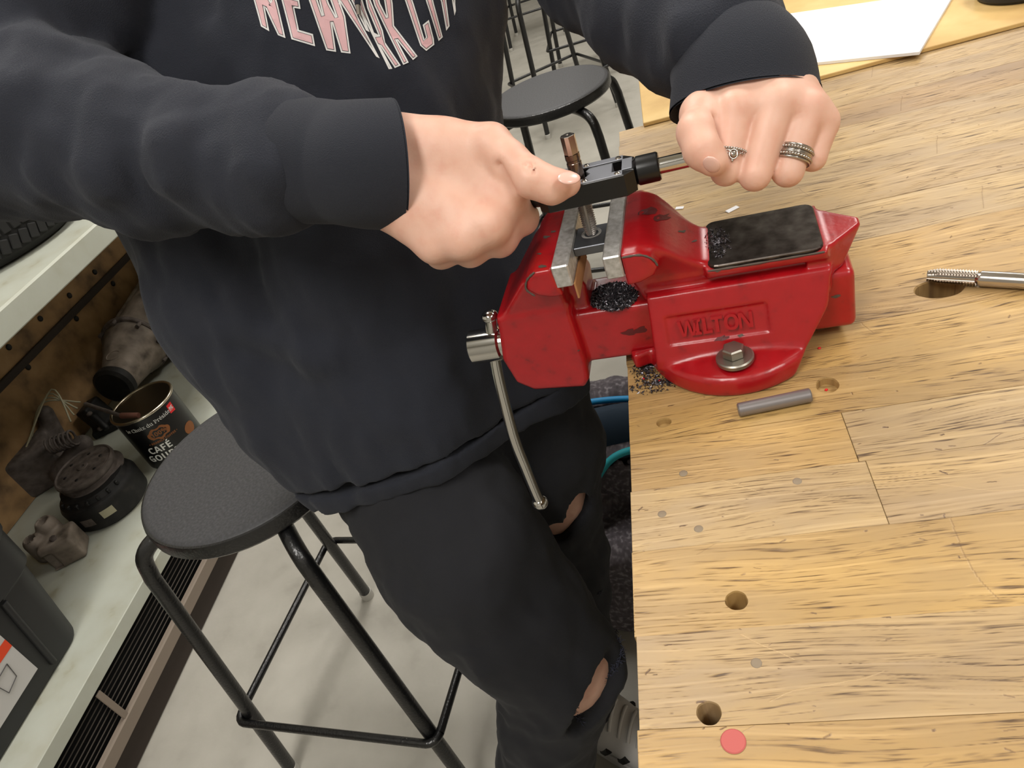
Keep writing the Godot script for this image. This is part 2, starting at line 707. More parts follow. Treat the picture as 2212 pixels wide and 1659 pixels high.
func materials() -> void:
	mat("white_metal", Color(0.85, 0.85, 0.83), 0.5)
	var g := mat("lamp_glow", Color(0.95, 0.95, 0.93), 0.6)
	g.emission_enabled = true
	g.emission = Color(1.0, 0.97, 0.92)
	g.emission_energy_multiplier = 1.6
	var fl := mat("concrete", Color(1, 1, 1), 0.55)
	fl.albedo_texture = noise_tex(3, 0.012, [[0.0, Color(0.60, 0.585, 0.545)], [0.3, Color(0.655, 0.64, 0.60)], [0.6, Color(0.675, 0.66, 0.62)], [1.0, Color(0.70, 0.685, 0.645)]])
	fl.normal_enabled = true
	fl.normal_texture = noise_normal(4, 0.05, 2.0)
	fl.normal_scale = 0.15
	tri_map(fl, 0.9)
	mat("plaster", Color(0.72, 0.71, 0.68), 0.85)
	mat("ceiling_tile", Color(0.80, 0.80, 0.78), 0.9)
	wood()
	# cast vise paint with scuffs
	var red := mat("red_paint", Color(1, 1, 1), 0.33)
	red.albedo_texture = noise_tex(11, 0.012, [[0.0, Color(0.44, 0.05, 0.07)], [0.14, Color(0.57, 0.05, 0.08)], [0.3, Color(0.635, 0.05, 0.088)], [0.7, Color(0.655, 0.053, 0.092)], [1.0, Color(0.68, 0.07, 0.105)]], 512, 5)
	red.clearcoat_enabled = true
	red.clearcoat = 0.35
	red.clearcoat_roughness = 0.2
	red.normal_enabled = true
	red.normal_texture = noise_normal(12, 0.05, 3.0)
	red.normal_scale = 0.12
	tri_map(red, 7.0, false)
	mat("red_plain", Color(0.645, 0.052, 0.090), 0.33)
	mat("grease", Color(0.36, 0.085, 0.095), 0.55)
	mat("chip", Color(0.36, 0.32, 0.29), 0.6, 0.3)
	# steels
	var st := mat("steel", Color(1, 1, 1), 0.38, 0.5)
	st.albedo_texture = noise_tex(21, 0.03, [[0.0, Color(0.62, 0.61, 0.59)], [0.4, Color(0.72, 0.715, 0.70)], [1.0, Color(0.82, 0.815, 0.81)]], 256)
	tri_map(st, 18.0, false)
	var sd := mat("dark_steel", Color(1, 1, 1), 0.3, 0.85)
	sd.albedo_texture = noise_tex(22, 0.02, [[0.0, Color(0.20, 0.17, 0.15)], [0.5, Color(0.34, 0.31, 0.29)], [1.0, Color(0.46, 0.44, 0.42)]], 256)
	tri_map(sd, 9.0, false)
	mat("chrome", Color(0.80, 0.79, 0.77), 0.12, 1.0)
	mat("bright_steel", Color(0.76, 0.73, 0.70), 0.22, 1.0)
	mat("tap_steel", Color(0.52, 0.46, 0.42), 0.24, 1.0)
	mat("thread_steel", Color(0.66, 0.64, 0.62), 0.42, 0.6)
	mat("plate_steel", Color(0.40, 0.41, 0.43), 0.42, 0.8)
	mat("washer_steel", Color(0.60, 0.58, 0.54), 0.38, 0.9)
	var bp := mat("black_oxide", Color(0.035, 0.036, 0.04), 0.22, 0.3)
	bp.clearcoat_enabled = true
	bp.clearcoat = 0.4
	mat("silver_jaw", Color(0.56, 0.57, 0.60), 0.42, 0.45)
	mat("pin_steel", Color(0.55, 0.53, 0.53), 0.36, 0.65)
	mat("filings", Color(0.40, 0.39, 0.41), 0.3, 0.85)
	mat("silver", Color(0.74, 0.71, 0.68), 0.22, 1.0)
	mat("wood_pad", Color(0.66, 0.47, 0.30), 0.8)
	# skin
	var sk := mat("skin", Color(1, 1, 1), 0.5)
	sk.albedo_texture = noise_tex(31, 0.010, [[0.0, Color(0.86, 0.63, 0.55)], [0.35, Color(0.885, 0.70, 0.615)], [0.65, Color(0.90, 0.725, 0.645)], [1.0, Color(0.91, 0.745, 0.665)]], 512, 4)
	sk.subsurf_scatter_enabled = true
	sk.subsurf_scatter_strength = 0.12
	sk.normal_enabled = true
	sk.normal_texture = noise_normal(32, 0.09, 2.5)
	sk.normal_scale = 0.10
	tri_map(sk, 9.0)
	var nl := mat("nail", Color(0.92, 0.74, 0.68), 0.22)
	nl.clearcoat_enabled = true
	nl.clearcoat = 0.5
	# cloth
	var fz := noise_normal(41, 0.16, 6.0, 512, 3)
	var ho := mat("fleece", Color(0.130, 0.142, 0.180), 0.95)
	ho.rim_enabled = true
	ho.rim = 0.55
	ho.rim_tint = 0.6
	ho.normal_enabled = true
	ho.normal_texture = fz
	ho.normal_scale = 0.35
	tri_map(ho, 9.0)
	var rb := mat("rib_knit", Color(0.126, 0.137, 0.172), 0.95)
	rb.rim_enabled = true
	rb.rim = 0.5
	rb.rim_tint = 0.6
	rb.normal_enabled = true
	rb.normal_texture = fz
	rb.normal_scale = 0.5
	tri_map(rb, 14.0)
	var dn := mat("black_denim", Color(0.100, 0.104, 0.124), 0.9)
	dn.rim_enabled = true
	dn.rim = 0.25
	dn.normal_enabled = true
	dn.normal_texture = fz
	dn.normal_scale = 0.3
	tri_map(dn, 12.0)
	mat("fray", Color(0.22, 0.23, 0.29), 0.95)
	var pr := mat("print", Color(1, 1, 1), 0.6)
	pr.vertex_color_use_as_albedo = true
	mat("shoe_white", Color(0.80, 0.79, 0.78), 0.7)
	mat("shoe_black", Color(0.04, 0.04, 0.045), 0.6)
	mat("eye_white", Color(0.86, 0.85, 0.83), 0.25)
	mat("lip", Color(0.72, 0.44, 0.42), 0.45)
	mat("hair", Color(0.10, 0.07, 0.05), 0.6)
	# stools
	var se := mat("seat_vinyl", Color(1, 1, 1), 0.55)
	se.albedo_texture = noise_tex(51, 0.14, [[0.0, Color(0.165, 0.165, 0.175)], [0.55, Color(0.225, 0.225, 0.235)], [0.8, Color(0.25, 0.25, 0.26)], [1.0, Color(0.34, 0.34, 0.35)]], 512, 4)
	tri_map(se, 2.5, false)
	var bt := mat("black_tube", Color(0.045, 0.045, 0.05), 0.28)
	bt.clearcoat_enabled = true
	bt.clearcoat = 0.4
	bt.normal_enabled = true
	bt.normal_texture = noise_normal(52, 0.12, 4.0, 256)
	bt.normal_scale = 0.25
	tri_map(bt, 6.0, false)
	mat("foot_cap", Color(0.72, 0.71, 0.68), 0.5)
	# shelf side
	var sh := mat("shelf_paint", Color(1, 1, 1), 0.45)
	sh.albedo_texture = noise_tex(61, 0.010, [[0.0, Color(0.61, 0.59, 0.51)], [0.2, Color(0.68, 0.685, 0.625)], [0.45, Color(0.70, 0.71, 0.66)], [1.0, Color(0.72, 0.735, 0.69)]], 512, 6)
	tri_map(sh, 1.7)
	var bw := mat("brown_panel", Color(1, 1, 1), 0.7)
	bw.albedo_texture = noise_tex(62, 0.011, [[0.0, Color(0.34, 0.26, 0.17)], [0.3, Color(0.50, 0.39, 0.26)], [0.6, Color(0.60, 0.47, 0.31)], [1.0, Color(0.66, 0.53, 0.37)]], 512, 5)
	tri_map(bw, 1.6)
	mat("dark_gap", Color(0.03, 0.028, 0.026), 0.9)
	mat("fin_metal", Color(0.30, 0.275, 0.25), 0.6, 0.4)
	mat("toe_trim", Color(0.52, 0.47, 0.42), 0.7)
	mat("toe_dark", Color(0.20, 0.165, 0.14), 0.8)
	var al := mat("dirty_alloy", Color(1, 1, 1), 0.65, 0.15)
	al.albedo_texture = noise_tex(63, 0.022, [[0.0, Color(0.17, 0.145, 0.13)], [0.35, Color(0.38, 0.34, 0.30)], [0.6, Color(0.50, 0.455, 0.41)], [1.0, Color(0.62, 0.575, 0.53)]], 512, 6)
	tri_map(al, 1.5)
	var gk := mat("greasy_black", Color(1, 1, 1), 0.6, 0.2)
	gk.albedo_texture = noise_tex(64, 0.03, [[0.0, Color(0.035, 0.033, 0.033)], [0.55, Color(0.085, 0.08, 0.078)], [1.0, Color(0.17, 0.155, 0.145)]], 256, 5)
	tri_map(gk, 4.0)
	var dg := mat("dusty_grey", Color(1, 1, 1), 0.7, 0.2)
	dg.albedo_texture = noise_tex(65, 0.03, [[0.0, Color(0.22, 0.195, 0.18)], [0.5, Color(0.36, 0.325, 0.305)], [1.0, Color(0.46, 0.42, 0.40)]], 256, 5)
	tri_map(dg, 4.0)
	mat("rubber", Color(0.085, 0.083, 0.08), 0.8)
	mat("black_plastic", Color(0.125, 0.127, 0.13), 0.5)
	mat("can_black", Color(0.028, 0.027, 0.03), 0.3)
	mat("tin", Color(0.74, 0.70, 0.63), 0.25, 1.0)
	mat("ink_white", Color(0.82, 0.82, 0.80), 0.6)
	mat("ink_tan", Color(0.50, 0.30, 0.14), 0.6)
	mat("ink_red", Color(0.86, 0.12, 0.14), 0.5)
	mat("ink_orange", Color(0.90, 0.27, 0.10), 0.5)
	mat("ink_yellow", Color(0.90, 0.72, 0.12), 0.5)
	mat("ink_grey", Color(0.28, 0.27, 0.27), 0.6)
	mat("paper", Color(0.93, 0.93, 0.94), 0.8)
	mat("label_paper", Color(0.78, 0.77, 0.76), 0.6)
	mat("old_label", Color(0.62, 0.60, 0.50), 0.6)
	var bg := mat("bag_cloth", Color(1, 1, 1), 0.9)
	bg.albedo_texture = noise_tex(71, 0.06, [[0.0, Color(0.24, 0.22, 0.235)], [0.62, Color(0.34, 0.315, 0.335)], [0.72, Color(0.46, 0.44, 0.46)], [1.0, Color(0.52, 0.50, 0.51)]], 256, 2)
	tri_map(bg, 5.0)
	mat("bag_blue", Color(0.05, 0.53, 0.76), 0.6)
	mat("bag_teal", Color(0.10, 0.58, 0.62), 0.7)
	mat("bag_navy", Color(0.03, 0.13, 0.20), 0.85)
	mat("pink_dot", Color(0.74, 0.37, 0.35), 0.7)

# bench wood: colour and relief computed together, grain along x
func wood() -> void:
	var w := 1024
	var h := 1536
	var tone := noise(81, 1.0, 3)
	var warp := noise(82, 1.0, 2)
	var streak := noise(83, 1.0, 3)
	var pore := noise(84, 1.0, 2)
	var patch := noise(85, 1.0, 3)
	var data := PackedByteArray()
	data.resize(w * h * 3)
	var rel := PackedByteArray()
	rel.resize(w * h)
	var i := 0
	for y in h:
		var z := y * 0.00030           # metres across the grain
		for xi in w:
			var x := xi * 0.00062      # metres along the grain
			var wz := z + warp.get_noise_2d(x * 3.0, z * 12.0) * 0.010
			var s := streak.get_noise_2d(x * 4.5, wz * 210.0)
			var p := pore.get_noise_2d(x * 38.0, wz * 520.0)
			var t := tone.get_noise_2d(x * 3.5, z * 16.0)
			var q := patch.get_noise_2d(x * 14.0 + 40.0, z * 30.0)
			var line := clampf(1.0 - absf(s) * 9.0, 0.0, 1.0) * clampf(0.52 + p * 1.3, 0.0, 1.0)
			var dark := line * 0.88 + clampf((p - 0.34) * 3.0, 0.0, 1.0) * 0.22
			dark *= clampf(0.70 + q * 1.4, 0.12, 1.2)
			var light := clampf((-s - 0.15) * 1.6, 0.0, 1.0) * 0.09
			var ty := clampf(0.5 + t * 1.1, 0.0, 1.0)
			var r := lerpf(0.650, 0.742, ty) + light
			var g := lerpf(0.550, 0.625, ty) + light
			var b := lerpf(0.405, 0.432, ty) + light
			var gy := clampf(-q * 1.2, 0.0, 0.5)
			r = lerpf(r, 0.66, gy * 0.6); g = lerpf(g, 0.57, gy * 0.6); b = lerpf(b, 0.45, gy * 0.6)
			r = lerpf(r, 0.30, dark); g = lerpf(g, 0.225, dark); b = lerpf(b, 0.16, dark)
			data[i * 3] = int(clampf(r, 0, 1) * 255)
			data[i * 3 + 1] = int(clampf(g, 0, 1) * 255)
			data[i * 3 + 2] = int(clampf(b, 0, 1) * 255)
			rel[i] = int(clampf(0.7 - dark * 0.6 + light, 0, 1) * 255)
			i += 1
	# knocks, scratches and specks of use
	var rng := RandomNumberGenerator.new()
	rng.seed = 88
	for k in 360:
		var px := rng.randf() * w
		var py := rng.randf() * h
		var a := rng.randf_range(-0.5, 0.5) if k % 3 else rng.randf() * PI
		var ln := rng.randf_range(2.0, 9.0) if k > 50 else rng.randf_range(25.0, 110.0)
		var th := rng.randi_range(1, 4) if k > 50 else 1
		var pale := k <= 50 and k % 2 == 0
		var st := rng.randf_range(0.15, 0.5)
		for e in int(ln * 2.0):
			px += cos(a) * 0.5
			py += sin(a)
			a += rng.randf_range(-0.04, 0.04)
			for t in th:
				var yi := int(py) + t
				var xi := int(px)
				if xi < 0 or yi < 0 or xi >= w or yi >= h:
					continue
				var o := (yi * w + xi) * 3
				for ch in 3:
					var goal := ([225, 195, 145] if pale else [88, 66, 52])[ch] as int
					data[o + ch] = int(lerpf(data[o + ch], goal, st))
				rel[yi * w + xi] = int(rel[yi * w + xi] * (1.0 - st * 0.6))
	var tex := ImageTexture.create_from_image(Image.create_from_data(w, h, false, Image.FORMAT_RGB8, data))
	var hi := Image.create_from_data(w, h, false, Image.FORMAT_L8, rel)
	hi.convert(Image.FORMAT_RGBA8)
	hi.bump_map_to_normal_map(3.0)
	var nt := ImageTexture.create_from_image(hi)
	var tints := [Color(1, 1, 1), Color(0.97, 0.965, 0.97), Color(1.0, 0.965, 0.88), Color(0.90, 0.87, 0.86), Color(1.0, 0.965, 0.86)]
	for k in tints.size():
		var m := mat("wood_%d" % k, tints[k], 0.44)
		m.albedo_texture = tex
		m.normal_enabled = true
		m.normal_texture = nt
		m.normal_scale = 0.55
	var pl := mat("plywood", Color(1.0, 0.99, 0.93), 0.6)
	pl.albedo_texture = noise_tex(86, 0.008, [[0.0, Color(0.72, 0.58, 0.38)], [0.5, Color(0.82, 0.69, 0.47)], [1.0, Color(0.90, 0.80, 0.60)]], 512, 6)
	tri_map(pl, 1.3)
	mat("ply_edge", Color(0.60, 0.46, 0.29), 0.8)
	mat("bench_leg", Color(0.30, 0.27, 0.22), 0.6)
	mat("nail_grey", Color(0.56, 0.50, 0.42), 0.6, 0.3)
	mat("hole_dark", Color(0.30, 0.22, 0.14), 0.9)

func slab(called: String, lo: Vector3, hi: Vector3, m: Material) -> MeshInstance3D:
	var b := MB.new()
	b.box((lo + hi) * 0.5, hi - lo)
	return struct(called, b, m)

func room() -> void:
	slab("floor", Vector3(-2.0, -0.1, -7.2), Vector3(4.2, 0.0, 3.4), M.concrete)
	slab("ceiling", Vector3(-2.0, 3.0, -7.2), Vector3(4.2, 3.1, 3.4), M.ceiling_tile)
	slab("wall_left", Vector3(-1.9, 0, -7.2), Vector3(-1.79, 3.0, 3.4), M.plaster)
	slab("wall_right", Vector3(4.1, 0, -7.2), Vector3(4.2, 3.0, 3.4), M.plaster)
	slab("wall_back", Vector3(-1.79, 0, -7.2), Vector3(4.1, 3.0, -7.1), M.plaster)
	slab("wall_front", Vector3(-1.79, 0, 3.3), Vector3(4.1, 3.0, 3.4), M.plaster)

# one bench strip; each hole is [x, z, rx, rz, depth]
func plank(x0: float, x1: float, z0: float, z1: float, top: float, thick: float, holes: Array, uo: Vector2) -> MB:
	var b := MB.new()
	b.us = Vector2(1.0 / 0.635, 1.0 / 0.461)
	b.uo = uo
	var e := 0.00025
	if holes.is_empty():
		b.box(Vector3((x0 + x1) / 2, top - thick / 2, (z0 + z1) / 2), Vector3(x1 - x0, thick, z1 - z0 - 0.0003), e)
		return b
	var up := Vector3.UP
	var edge := x0
	holes.sort_custom(func(p, q): return p[0] < q[0])
	for hd in holes:
		var cx: float = hd[0]
		var cz: float = hd[1]
		var s := maxf(hd[2] * 1.3, 0.012)
		if cx - s > edge:
			b.quad(Vector3(edge, top, z0), Vector3(cx - s, top, z0), Vector3(cx - s, top, z1), Vector3(edge, top, z1), up)
		var lo := Vector2(cx - s, z0)
		var hi := Vector2(cx + s, z1)
		var angs := []
		for k in 40:
			angs.push_back(TAU * k / 40.0)
		for cr in [Vector2(lo.x, lo.y), Vector2(hi.x, lo.y), Vector2(hi.x, hi.y), Vector2(lo.x, hi.y)]:
			angs.push_back(fposmod(atan2(cr.y - cz, cr.x - cx), TAU))
		angs.sort()
		var rin := PackedVector3Array()
		var rout := PackedVector3Array()
		var rbot := PackedVector3Array()
		var rim := PackedVector3Array()
		for a in angs:
			var d := Vector2(cos(a), sin(a))
			var t := 1e9
			if absf(d.x) > 1e-6:
				t = minf(t, ((hi.x if d.x > 0 else lo.x) - cx) / d.x)
			if absf(d.y) > 1e-6:
				t = minf(t, ((hi.y if d.y > 0 else lo.y) - cz) / d.y)
			rout.push_back(Vector3(cx + d.x * t, top, cz + d.y * t))
			var wob := 1.0 + 0.02 * sin(a * 3.0 + cx * 90.0) + 0.012 * sin(a * 7.0)
			rin.push_back(Vector3(cx + d.x * hd[2] * wob * 1.06, top, cz + d.y * hd[3] * wob * 1.06))
			rim.push_back(Vector3(cx + d.x * hd[2] * wob, top - 0.0012, cz + d.y * hd[3] * wob))
			rbot.push_back(Vector3(cx + d.x * hd[2] * wob, top - hd[4], cz + d.y * hd[3] * wob))
		var m := angs.size()
		for k in m:
			var k2 := (k + 1) % m
			b.quad(rin[k], rin[k2], rout[k2], rout[k], up)
			b.quad(rin[k], rin[k2], rim[k2], rim[k], up)
			b.quad(rim[k], rim[k2], rbot[k2], rbot[k], Vector3(cx, top, cz) - rim[k])
		b.fan(rbot, up)
		edge = cx + s
	b.quad(Vector3(edge, top, z0), Vector3(x1, top, z0), Vector3(x1, top, z1), Vector3(edge, top, z1), up)
	var y := top - thick
	b.quad(Vector3(x0, top, z0), Vector3(x0, top, z1), Vector3(x0, y, z1), Vector3(x0, y, z0), Vector3.LEFT)
	b.quad(Vector3(x1, top, z0), Vector3(x1, top, z1), Vector3(x1, y, z1), Vector3(x1, y, z0), Vector3.RIGHT)
	b.quad(Vector3(x0, top, z0), Vector3(x1, top, z0), Vector3(x1, y, z0), Vector3(x0, y, z0), Vector3.FORWARD)
	b.quad(Vector3(x0, top, z1), Vector3(x1, top, z1), Vector3(x1, y, z1), Vector3(x0, y, z1), Vector3.BACK)
	b.quad(Vector3(x0, y, z0), Vector3(x1, y, z0), Vector3(x1, y, z1), Vector3(x0, y, z1), Vector3.DOWN)
	return b

func bench() -> void:
	var t := thing("workbench", "worn laminated wooden workbench the red vise is bolted to", "workbench", Vector3(0, 0, 0))
	var top := 0.89
	var holes := [Vector3(0.0604, 0.89, 0.7716), Vector3(0.0377, 0.89, 0.8392), Vector3(0.0273, 0.89, 0.61), Vector3(0.2523, 0.89, 0.5043), Vector3(0.1481, 0.89, 0.5973)]
	var hs := [[0.0062, 0.0062, 0.02], [0.0062, 0.0062, 0.03], [0.0055, 0.005, 0.006], [0.0175, 0.0125, 0.06], [0.0075, 0.0085, 0.007]]
	var zs := [0.0, 0.052, 0.105, 0.165, 0.222, 0.285, 0.345, 0.41, 0.468, 0.53, 0.578, 0.628, 0.676, 0.729, 0.790, 0.845, 0.892, 0.95, 1.01, 1.07, 1.13]
	var tint := [1, 1, 3, 1, 0, 1, 0, 2, 2, 4, 4, 2, 0, 4, 1, 2, 0, 2, 4, 4]
	var rng := RandomNumberGenerator.new()
	rng.seed = 7
	for i in zs.size() - 1:
		var hl := []
		for k in holes.size():
			if holes[k].z > zs[i] and holes[k].z <= zs[i + 1]:
				var hz: float = clampf(holes[k].z, zs[i] + hs[k][1] * 1.15, zs[i + 1] - hs[k][1] * 1.15)
				hl.push_back([holes[k].x, hz, hs[k][0], hs[k][1], hs[k][2]])
		var cut := rng.randf_range(0.7, 1.3)
		if i == 11: cut = 0.1505
		if i == 12: cut = 0.1545
		if i == 14: cut = 0.232
		var x0 := rng.randf_range(-0.0008, 0.0008)
		var off := Vector2(rng.randf() * 0.0, fposmod(i * 0.37 + 0.05, 1.0))
		part("plank", plank(x0, cut, zs[i], zs[i + 1], top + rng.randf_range(-0.00015, 0.00015), 0.045, hl.filter(func(q): return q[0] < cut), off), M["wood_%d" % tint[i]], t)
		part("plank", plank(cut + 0.0003, 1.6, zs[i], zs[i + 1], top + rng.randf_range(-0.00015, 0.00015), 0.045, hl.filter(func(q): return q[0] >= cut), off + Vector2(0.31, 0.43)), M["wood_%d" % [1, 0, 0, 1, 2][tint[i]]], t)
	for p in [[0.12, 0.12], [1.5, 0.12], [0.12, 1.02], [1.5, 1.02]]:
		var l := MB.new()
		l.box(Vector3(p[0], (top - 0.045) / 2, p[1]), Vector3(0.08, top - 0.045, 0.08), 0.004)
		part("leg", l, M.bench_leg, t)
	for z in [0.12, 1.02]:
		var a := MB.new()
		a.box(Vector3(0.81, top - 0.095, z), Vector3(1.3, 0.1, 0.04), 0.003)
		part("rail", a, M.bench_leg, t)
	var rd := MB.new()
	var rc := Vector3(0.0482, 0.8902, 0.8532)
	rd.lathe([Vector2(0.0, 0.0005), Vector2(0.0058, 0.0005), Vector2(0.0064, 0.0)], Transform3D(Basis.IDENTITY, rc), 28)
	part("plug", rd, M.pink_dot, t, "faded red round plug")
	for p in [Vector3(0.1104, 0.8902, 0.6861), Vector3(0.0209, 0.8902, 0.6996), Vector3(0.0437, 0.8902, 0.7158), Vector3(0.0378, 0.8902, 0.6652), Vector3(0.0657, 0.8902, 0.8117)]:
		var nm := MB.new()
		nm.lathe([Vector2(0.0, 0.0003), Vector2(0.0024, 0.0003), Vector2(0.003, -0.0001)], Transform3D(Basis.IDENTITY, p), 16)
		part("nail_head", nm, M.nail_grey, t)
	# the paler bench butted against the far edge
	var b := thing("plywood_bench", "pale plywood bench top with frayed edge behind the workbench", "workbench", Vector3(0, 0, 0))
	var s := MB.new()
	s.box(Vector3(0.82, 0.8932, -0.55), Vector3(1.57, 0.0056, 1.115), 0.0008)
	part("top", s, M.plywood, b)
	var ed := MB.new()
	ed.box(Vector3(0.82, 0.879, -0.558), Vector3(1.56, 0.0226, 1.1), 0.001)
	part("lower_board", ed, M.ply_edge, b)
	for p in [[0.16, -0.2], [1.5, -0.2], [0.16, -1.0], [1.5, -1.0]]:
		var l := MB.new()
		l.box(Vector3(p[0], 0.434, p[1]), Vector3(0.07, 0.868, 0.07), 0.004)
		part("leg", l, M.bench_leg, b)

# ---------------------------------------------------------------- vise; its own axes: x along the screw, y up, z towards the near side
const VISE_AT := Vector3(0.0907, 0.89, 0.5134)
const VISE_TURN := -0.0733
const VISE_SIZE := 0.907

func vt(p: Vector3) -> Vector3:
	return VISE_AT + Basis(Vector3.UP, VISE_TURN) * (p * VISE_SIZE)

func vise() -> void:
	var t := thing("bench_vise", "red cast iron bench vise bolted to the bench corner", "vise", VISE_AT, VISE_TURN)
	t.scale = Vector3.ONE * VISE_SIZE
	# fixed body
	var f := Field.new()
	# base flange: upright rim, then a gentle rise to the bolt land
	var flat := Transform3D(Basis(Vector3(1, 0, 0), Vector3(0, 0, 1), Vector3(0, -1, 0)), Vector3(0.001, 0.009, 0))
	var oval := PackedVector2Array()
	for i in 36:
		var an := TAU * i / 36
		oval.push_back(Vector2(cos(an) * 0.0785, sin(an) * 0.0885))
	f.put(Slab.new(oval, -1.0, 0.0095, 1.0, 0.0095, 0.005, 0.004).placed(flat))
	f.ell(Vector3(0.001, 0.006, 0), Vector3(0.076, 0.024, 0.086), Basis.IDENTITY, 0.010)
	f.put(Half.new(Vector3(0, 0.0245, 0), Vector3(0, 1, 0.02), 0.002))
	f.put(Half.new(Vector3(0, 0.0006, 0), Vector3.DOWN, 0.001))
	# side walls of the body
	f.put(Slab.new(PackedVector2Array([Vector2(-0.066, 0.012), Vector2(0.066, 0.012), Vector2(0.078, 0.045), Vector2(0.084, 0.079), Vector2(-0.064, 0.079)]), 0.022, 0.0575, 0.079, 0.0385, 0.003, 0.005))
	# upper web below the anvil
	f.put(Slab.new(PackedVector2Array([Vector2(-0.066, 0.07), Vector2(0.084, 0.07), Vector2(0.088, 0.094), Vector2(-0.066, 0.094)]), 0.07, 0.0275, 0.1, 0.0275, 0.003, 0.004))
	f.put(Slab.new(PackedVector2Array([Vector2(-0.068, 0.07), Vector2(-0.012, 0.07), Vector2(-0.012, 0.094), Vector2(-0.034, 0.112), Vector2(-0.046, 0.126), Vector2(-0.074, 0.129), Vector2(-0.074, 0.09)]), 0.07, 0.0275, 0.13, 0.032, 0.004, 0.004))
	# anvil block
	f.put(Slab.new(PackedVector2Array([Vector2(-0.012, 0.0865), Vector2(0.082, 0.0865), Vector2(0.082, 0.0955), Vector2(-0.012, 0.0955)]), 0.086, 0.0375, 0.096, 0.0395, 0.003, 0.003))
	# jaw casting with rounded ends
	f.put(Slab.new(PackedVector2Array([Vector2(-0.0735, 0.134), Vector2(-0.060, 0.134), Vector2(-0.050, 0.128), Vector2(-0.0455, 0.119), Vector2(-0.050, 0.111), Vector2(-0.062, 0.106), Vector2(-0.0735, 0.105)]), 0.1, 0.057, 0.14, 0.057, 0.0035, 0.005))
	# ramp from the jaw down to the anvil, broad at the jaw
	var ramp := PackedVector2Array([Vector2(-0.070, 0.134), Vector2(-0.068, 0.085), Vector2(-0.008, 0.085)])
	for i in 13:
		ramp.push_back(Vector2(-0.004, 0.0965).bezier_interpolate(Vector2(-0.030, 0.100), Vector2(-0.036, 0.1345), Vector2(-0.060, 0.1345), i / 12.0))
	f.put(Slab.new(ramp, 0.092, 0.029, 0.134, 0.050, 0.005, 0.007))
	# horn: a wedge in plan, its underside cut away
	var plan := Transform3D(Basis(Vector3(1, 0, 0), Vector3(0, 0, 1), Vector3(0, -1, 0)), Vector3(0, 0.070, 0))
	f.put(Slab.new(PackedVector2Array([Vector2(0.066, -0.033), Vector2(0.080, -0.033), Vector2(0.111, -0.006), Vector2(0.111, 0.004), Vector2(0.082, 0.034), Vector2(0.066, 0.034)]), -1.0, 0.0255, 1.0, 0.0255, 0.003, 0.003).placed(plan))
	f.put(Half.new(Vector3(0.110, 0.090, 0), Vector3(0.86, -0.48, 0.16), 0.002))
	# side tab of the swivel lock
	f.rbox(Vector3(-0.076, 0.012, 0.024), Vector3(0.016, 0.008, 0.012), 0.003, Basis(Vector3.UP, 0.35), 0.003)
	# name panel recess
	f.carve(RBox.new(Vector3(-0.0098, 0.0490, 0.0526), Vector3(0.0425, 0.0135, 0.006), 0.0028, Basis(Vector3.RIGHT, -0.336), 0.0012))
	# channel for the sliding beam
	f.carve(RBox.new(Vector3(0.0, 0.0375, 0.0), Vector3(0.13, 0.0305, 0.0305), 0.003, Basis.IDENTITY, 0.001))
	var b := MB.new()
	f.net(b, 0.0016)
	part("fixed_body", b, M.red_paint, t)
	# raised letters, lying in the panel
	var tilt := Basis(Vector3.RIGHT, -0.336)
	for ch in [["W", -0.0336], ["I", -0.0256], ["L", -0.0180], ["T", -0.0092], ["O", 0.0023], ["N", 0.0138]]:
		var lb := lettering(ch[0], 0.0215, 0.0036, func(p: Vector3): return Vector3(ch[1], 0.0482, 0.0486) + tilt * Vector3(p.x * 0.86, p.y * 0.88, p.z), true)
		part("raised_letter", lb, M.red_plain, t)
	var nb := lettering("4", 0.014, 0.0012, func(p: Vector3): return Vector3(-0.0345, 0.0895, 0.0279) + p, true)
	part("size_mark", nb, M.red_plain, t)
	# anvil plate
	var av := MB.new()
	var rr := PackedVector2Array()
	for c in [[0.071, 0.030, 0.0], [-0.0015, 0.030, 1.0], [-0.0015, -0.028, 2.0], [0.071, -0.028, 3.0]]:
		for k in 5:
			var a: float = (c[2] + k / 4.0) * PI / 2
			rr.push_back(Vector2(c[0] + cos(a) * 0.0085, c[1] + sin(a) * 0.0085))
	av.prism(rr, 0.0935, 0.0985, Transform3D(Basis(Vector3(1, 0, 0), Vector3(0, 0, 1), Vector3(0, 1, 0)), Vector3(0, 0, -0.001)), 0.0009)
	part("anvil", av, M.dark_steel, t, "dark polished steel anvil top")
	# moving jaw with its beam
	var g := Field.new()
	g.rbox(Vector3(-0.05, 0.0395, 0), Vector3(0.152, 0.0285, 0.030), 0.006, Basis.IDENTITY, 0.003)
	g.put(Slab.new(PackedVector2Array([Vector2(-0.200, 0.084), Vector2(-0.210, 0.035), Vector2(-0.205, 0.006), Vector2(-0.190, -0.006), Vector2(-0.140, -0.010), Vector2(-0.134, -0.002), Vector2(-0.131, 0.02), Vector2(-0.132, 0.084)]), -0.01, 0.0405, 0.09, 0.040, 0.005, 0.005))
	g.put(Slab.new(PackedVector2Array([Vector2(-0.200, 0.078), Vector2(-0.132, 0.078), Vector2(-0.132, 0.130), Vector2(-0.150, 0.130), Vector2(-0.165, 0.118)]), 0.080, 0.038, 0.128, 0.050, 0.005, 0.006))
	g.put(Slab.new(PackedVector2Array([Vector2(-0.132, 0.134), Vector2(-0.147, 0.134), Vector2(-0.156, 0.127), Vector2(-0.158, 0.118), Vector2(-0.150, 0.110), Vector2(-0.138, 0.106), Vector2(-0.128, 0.106)]), 0.1, 0.057, 0.14, 0.057, 0.0035, 0.005))
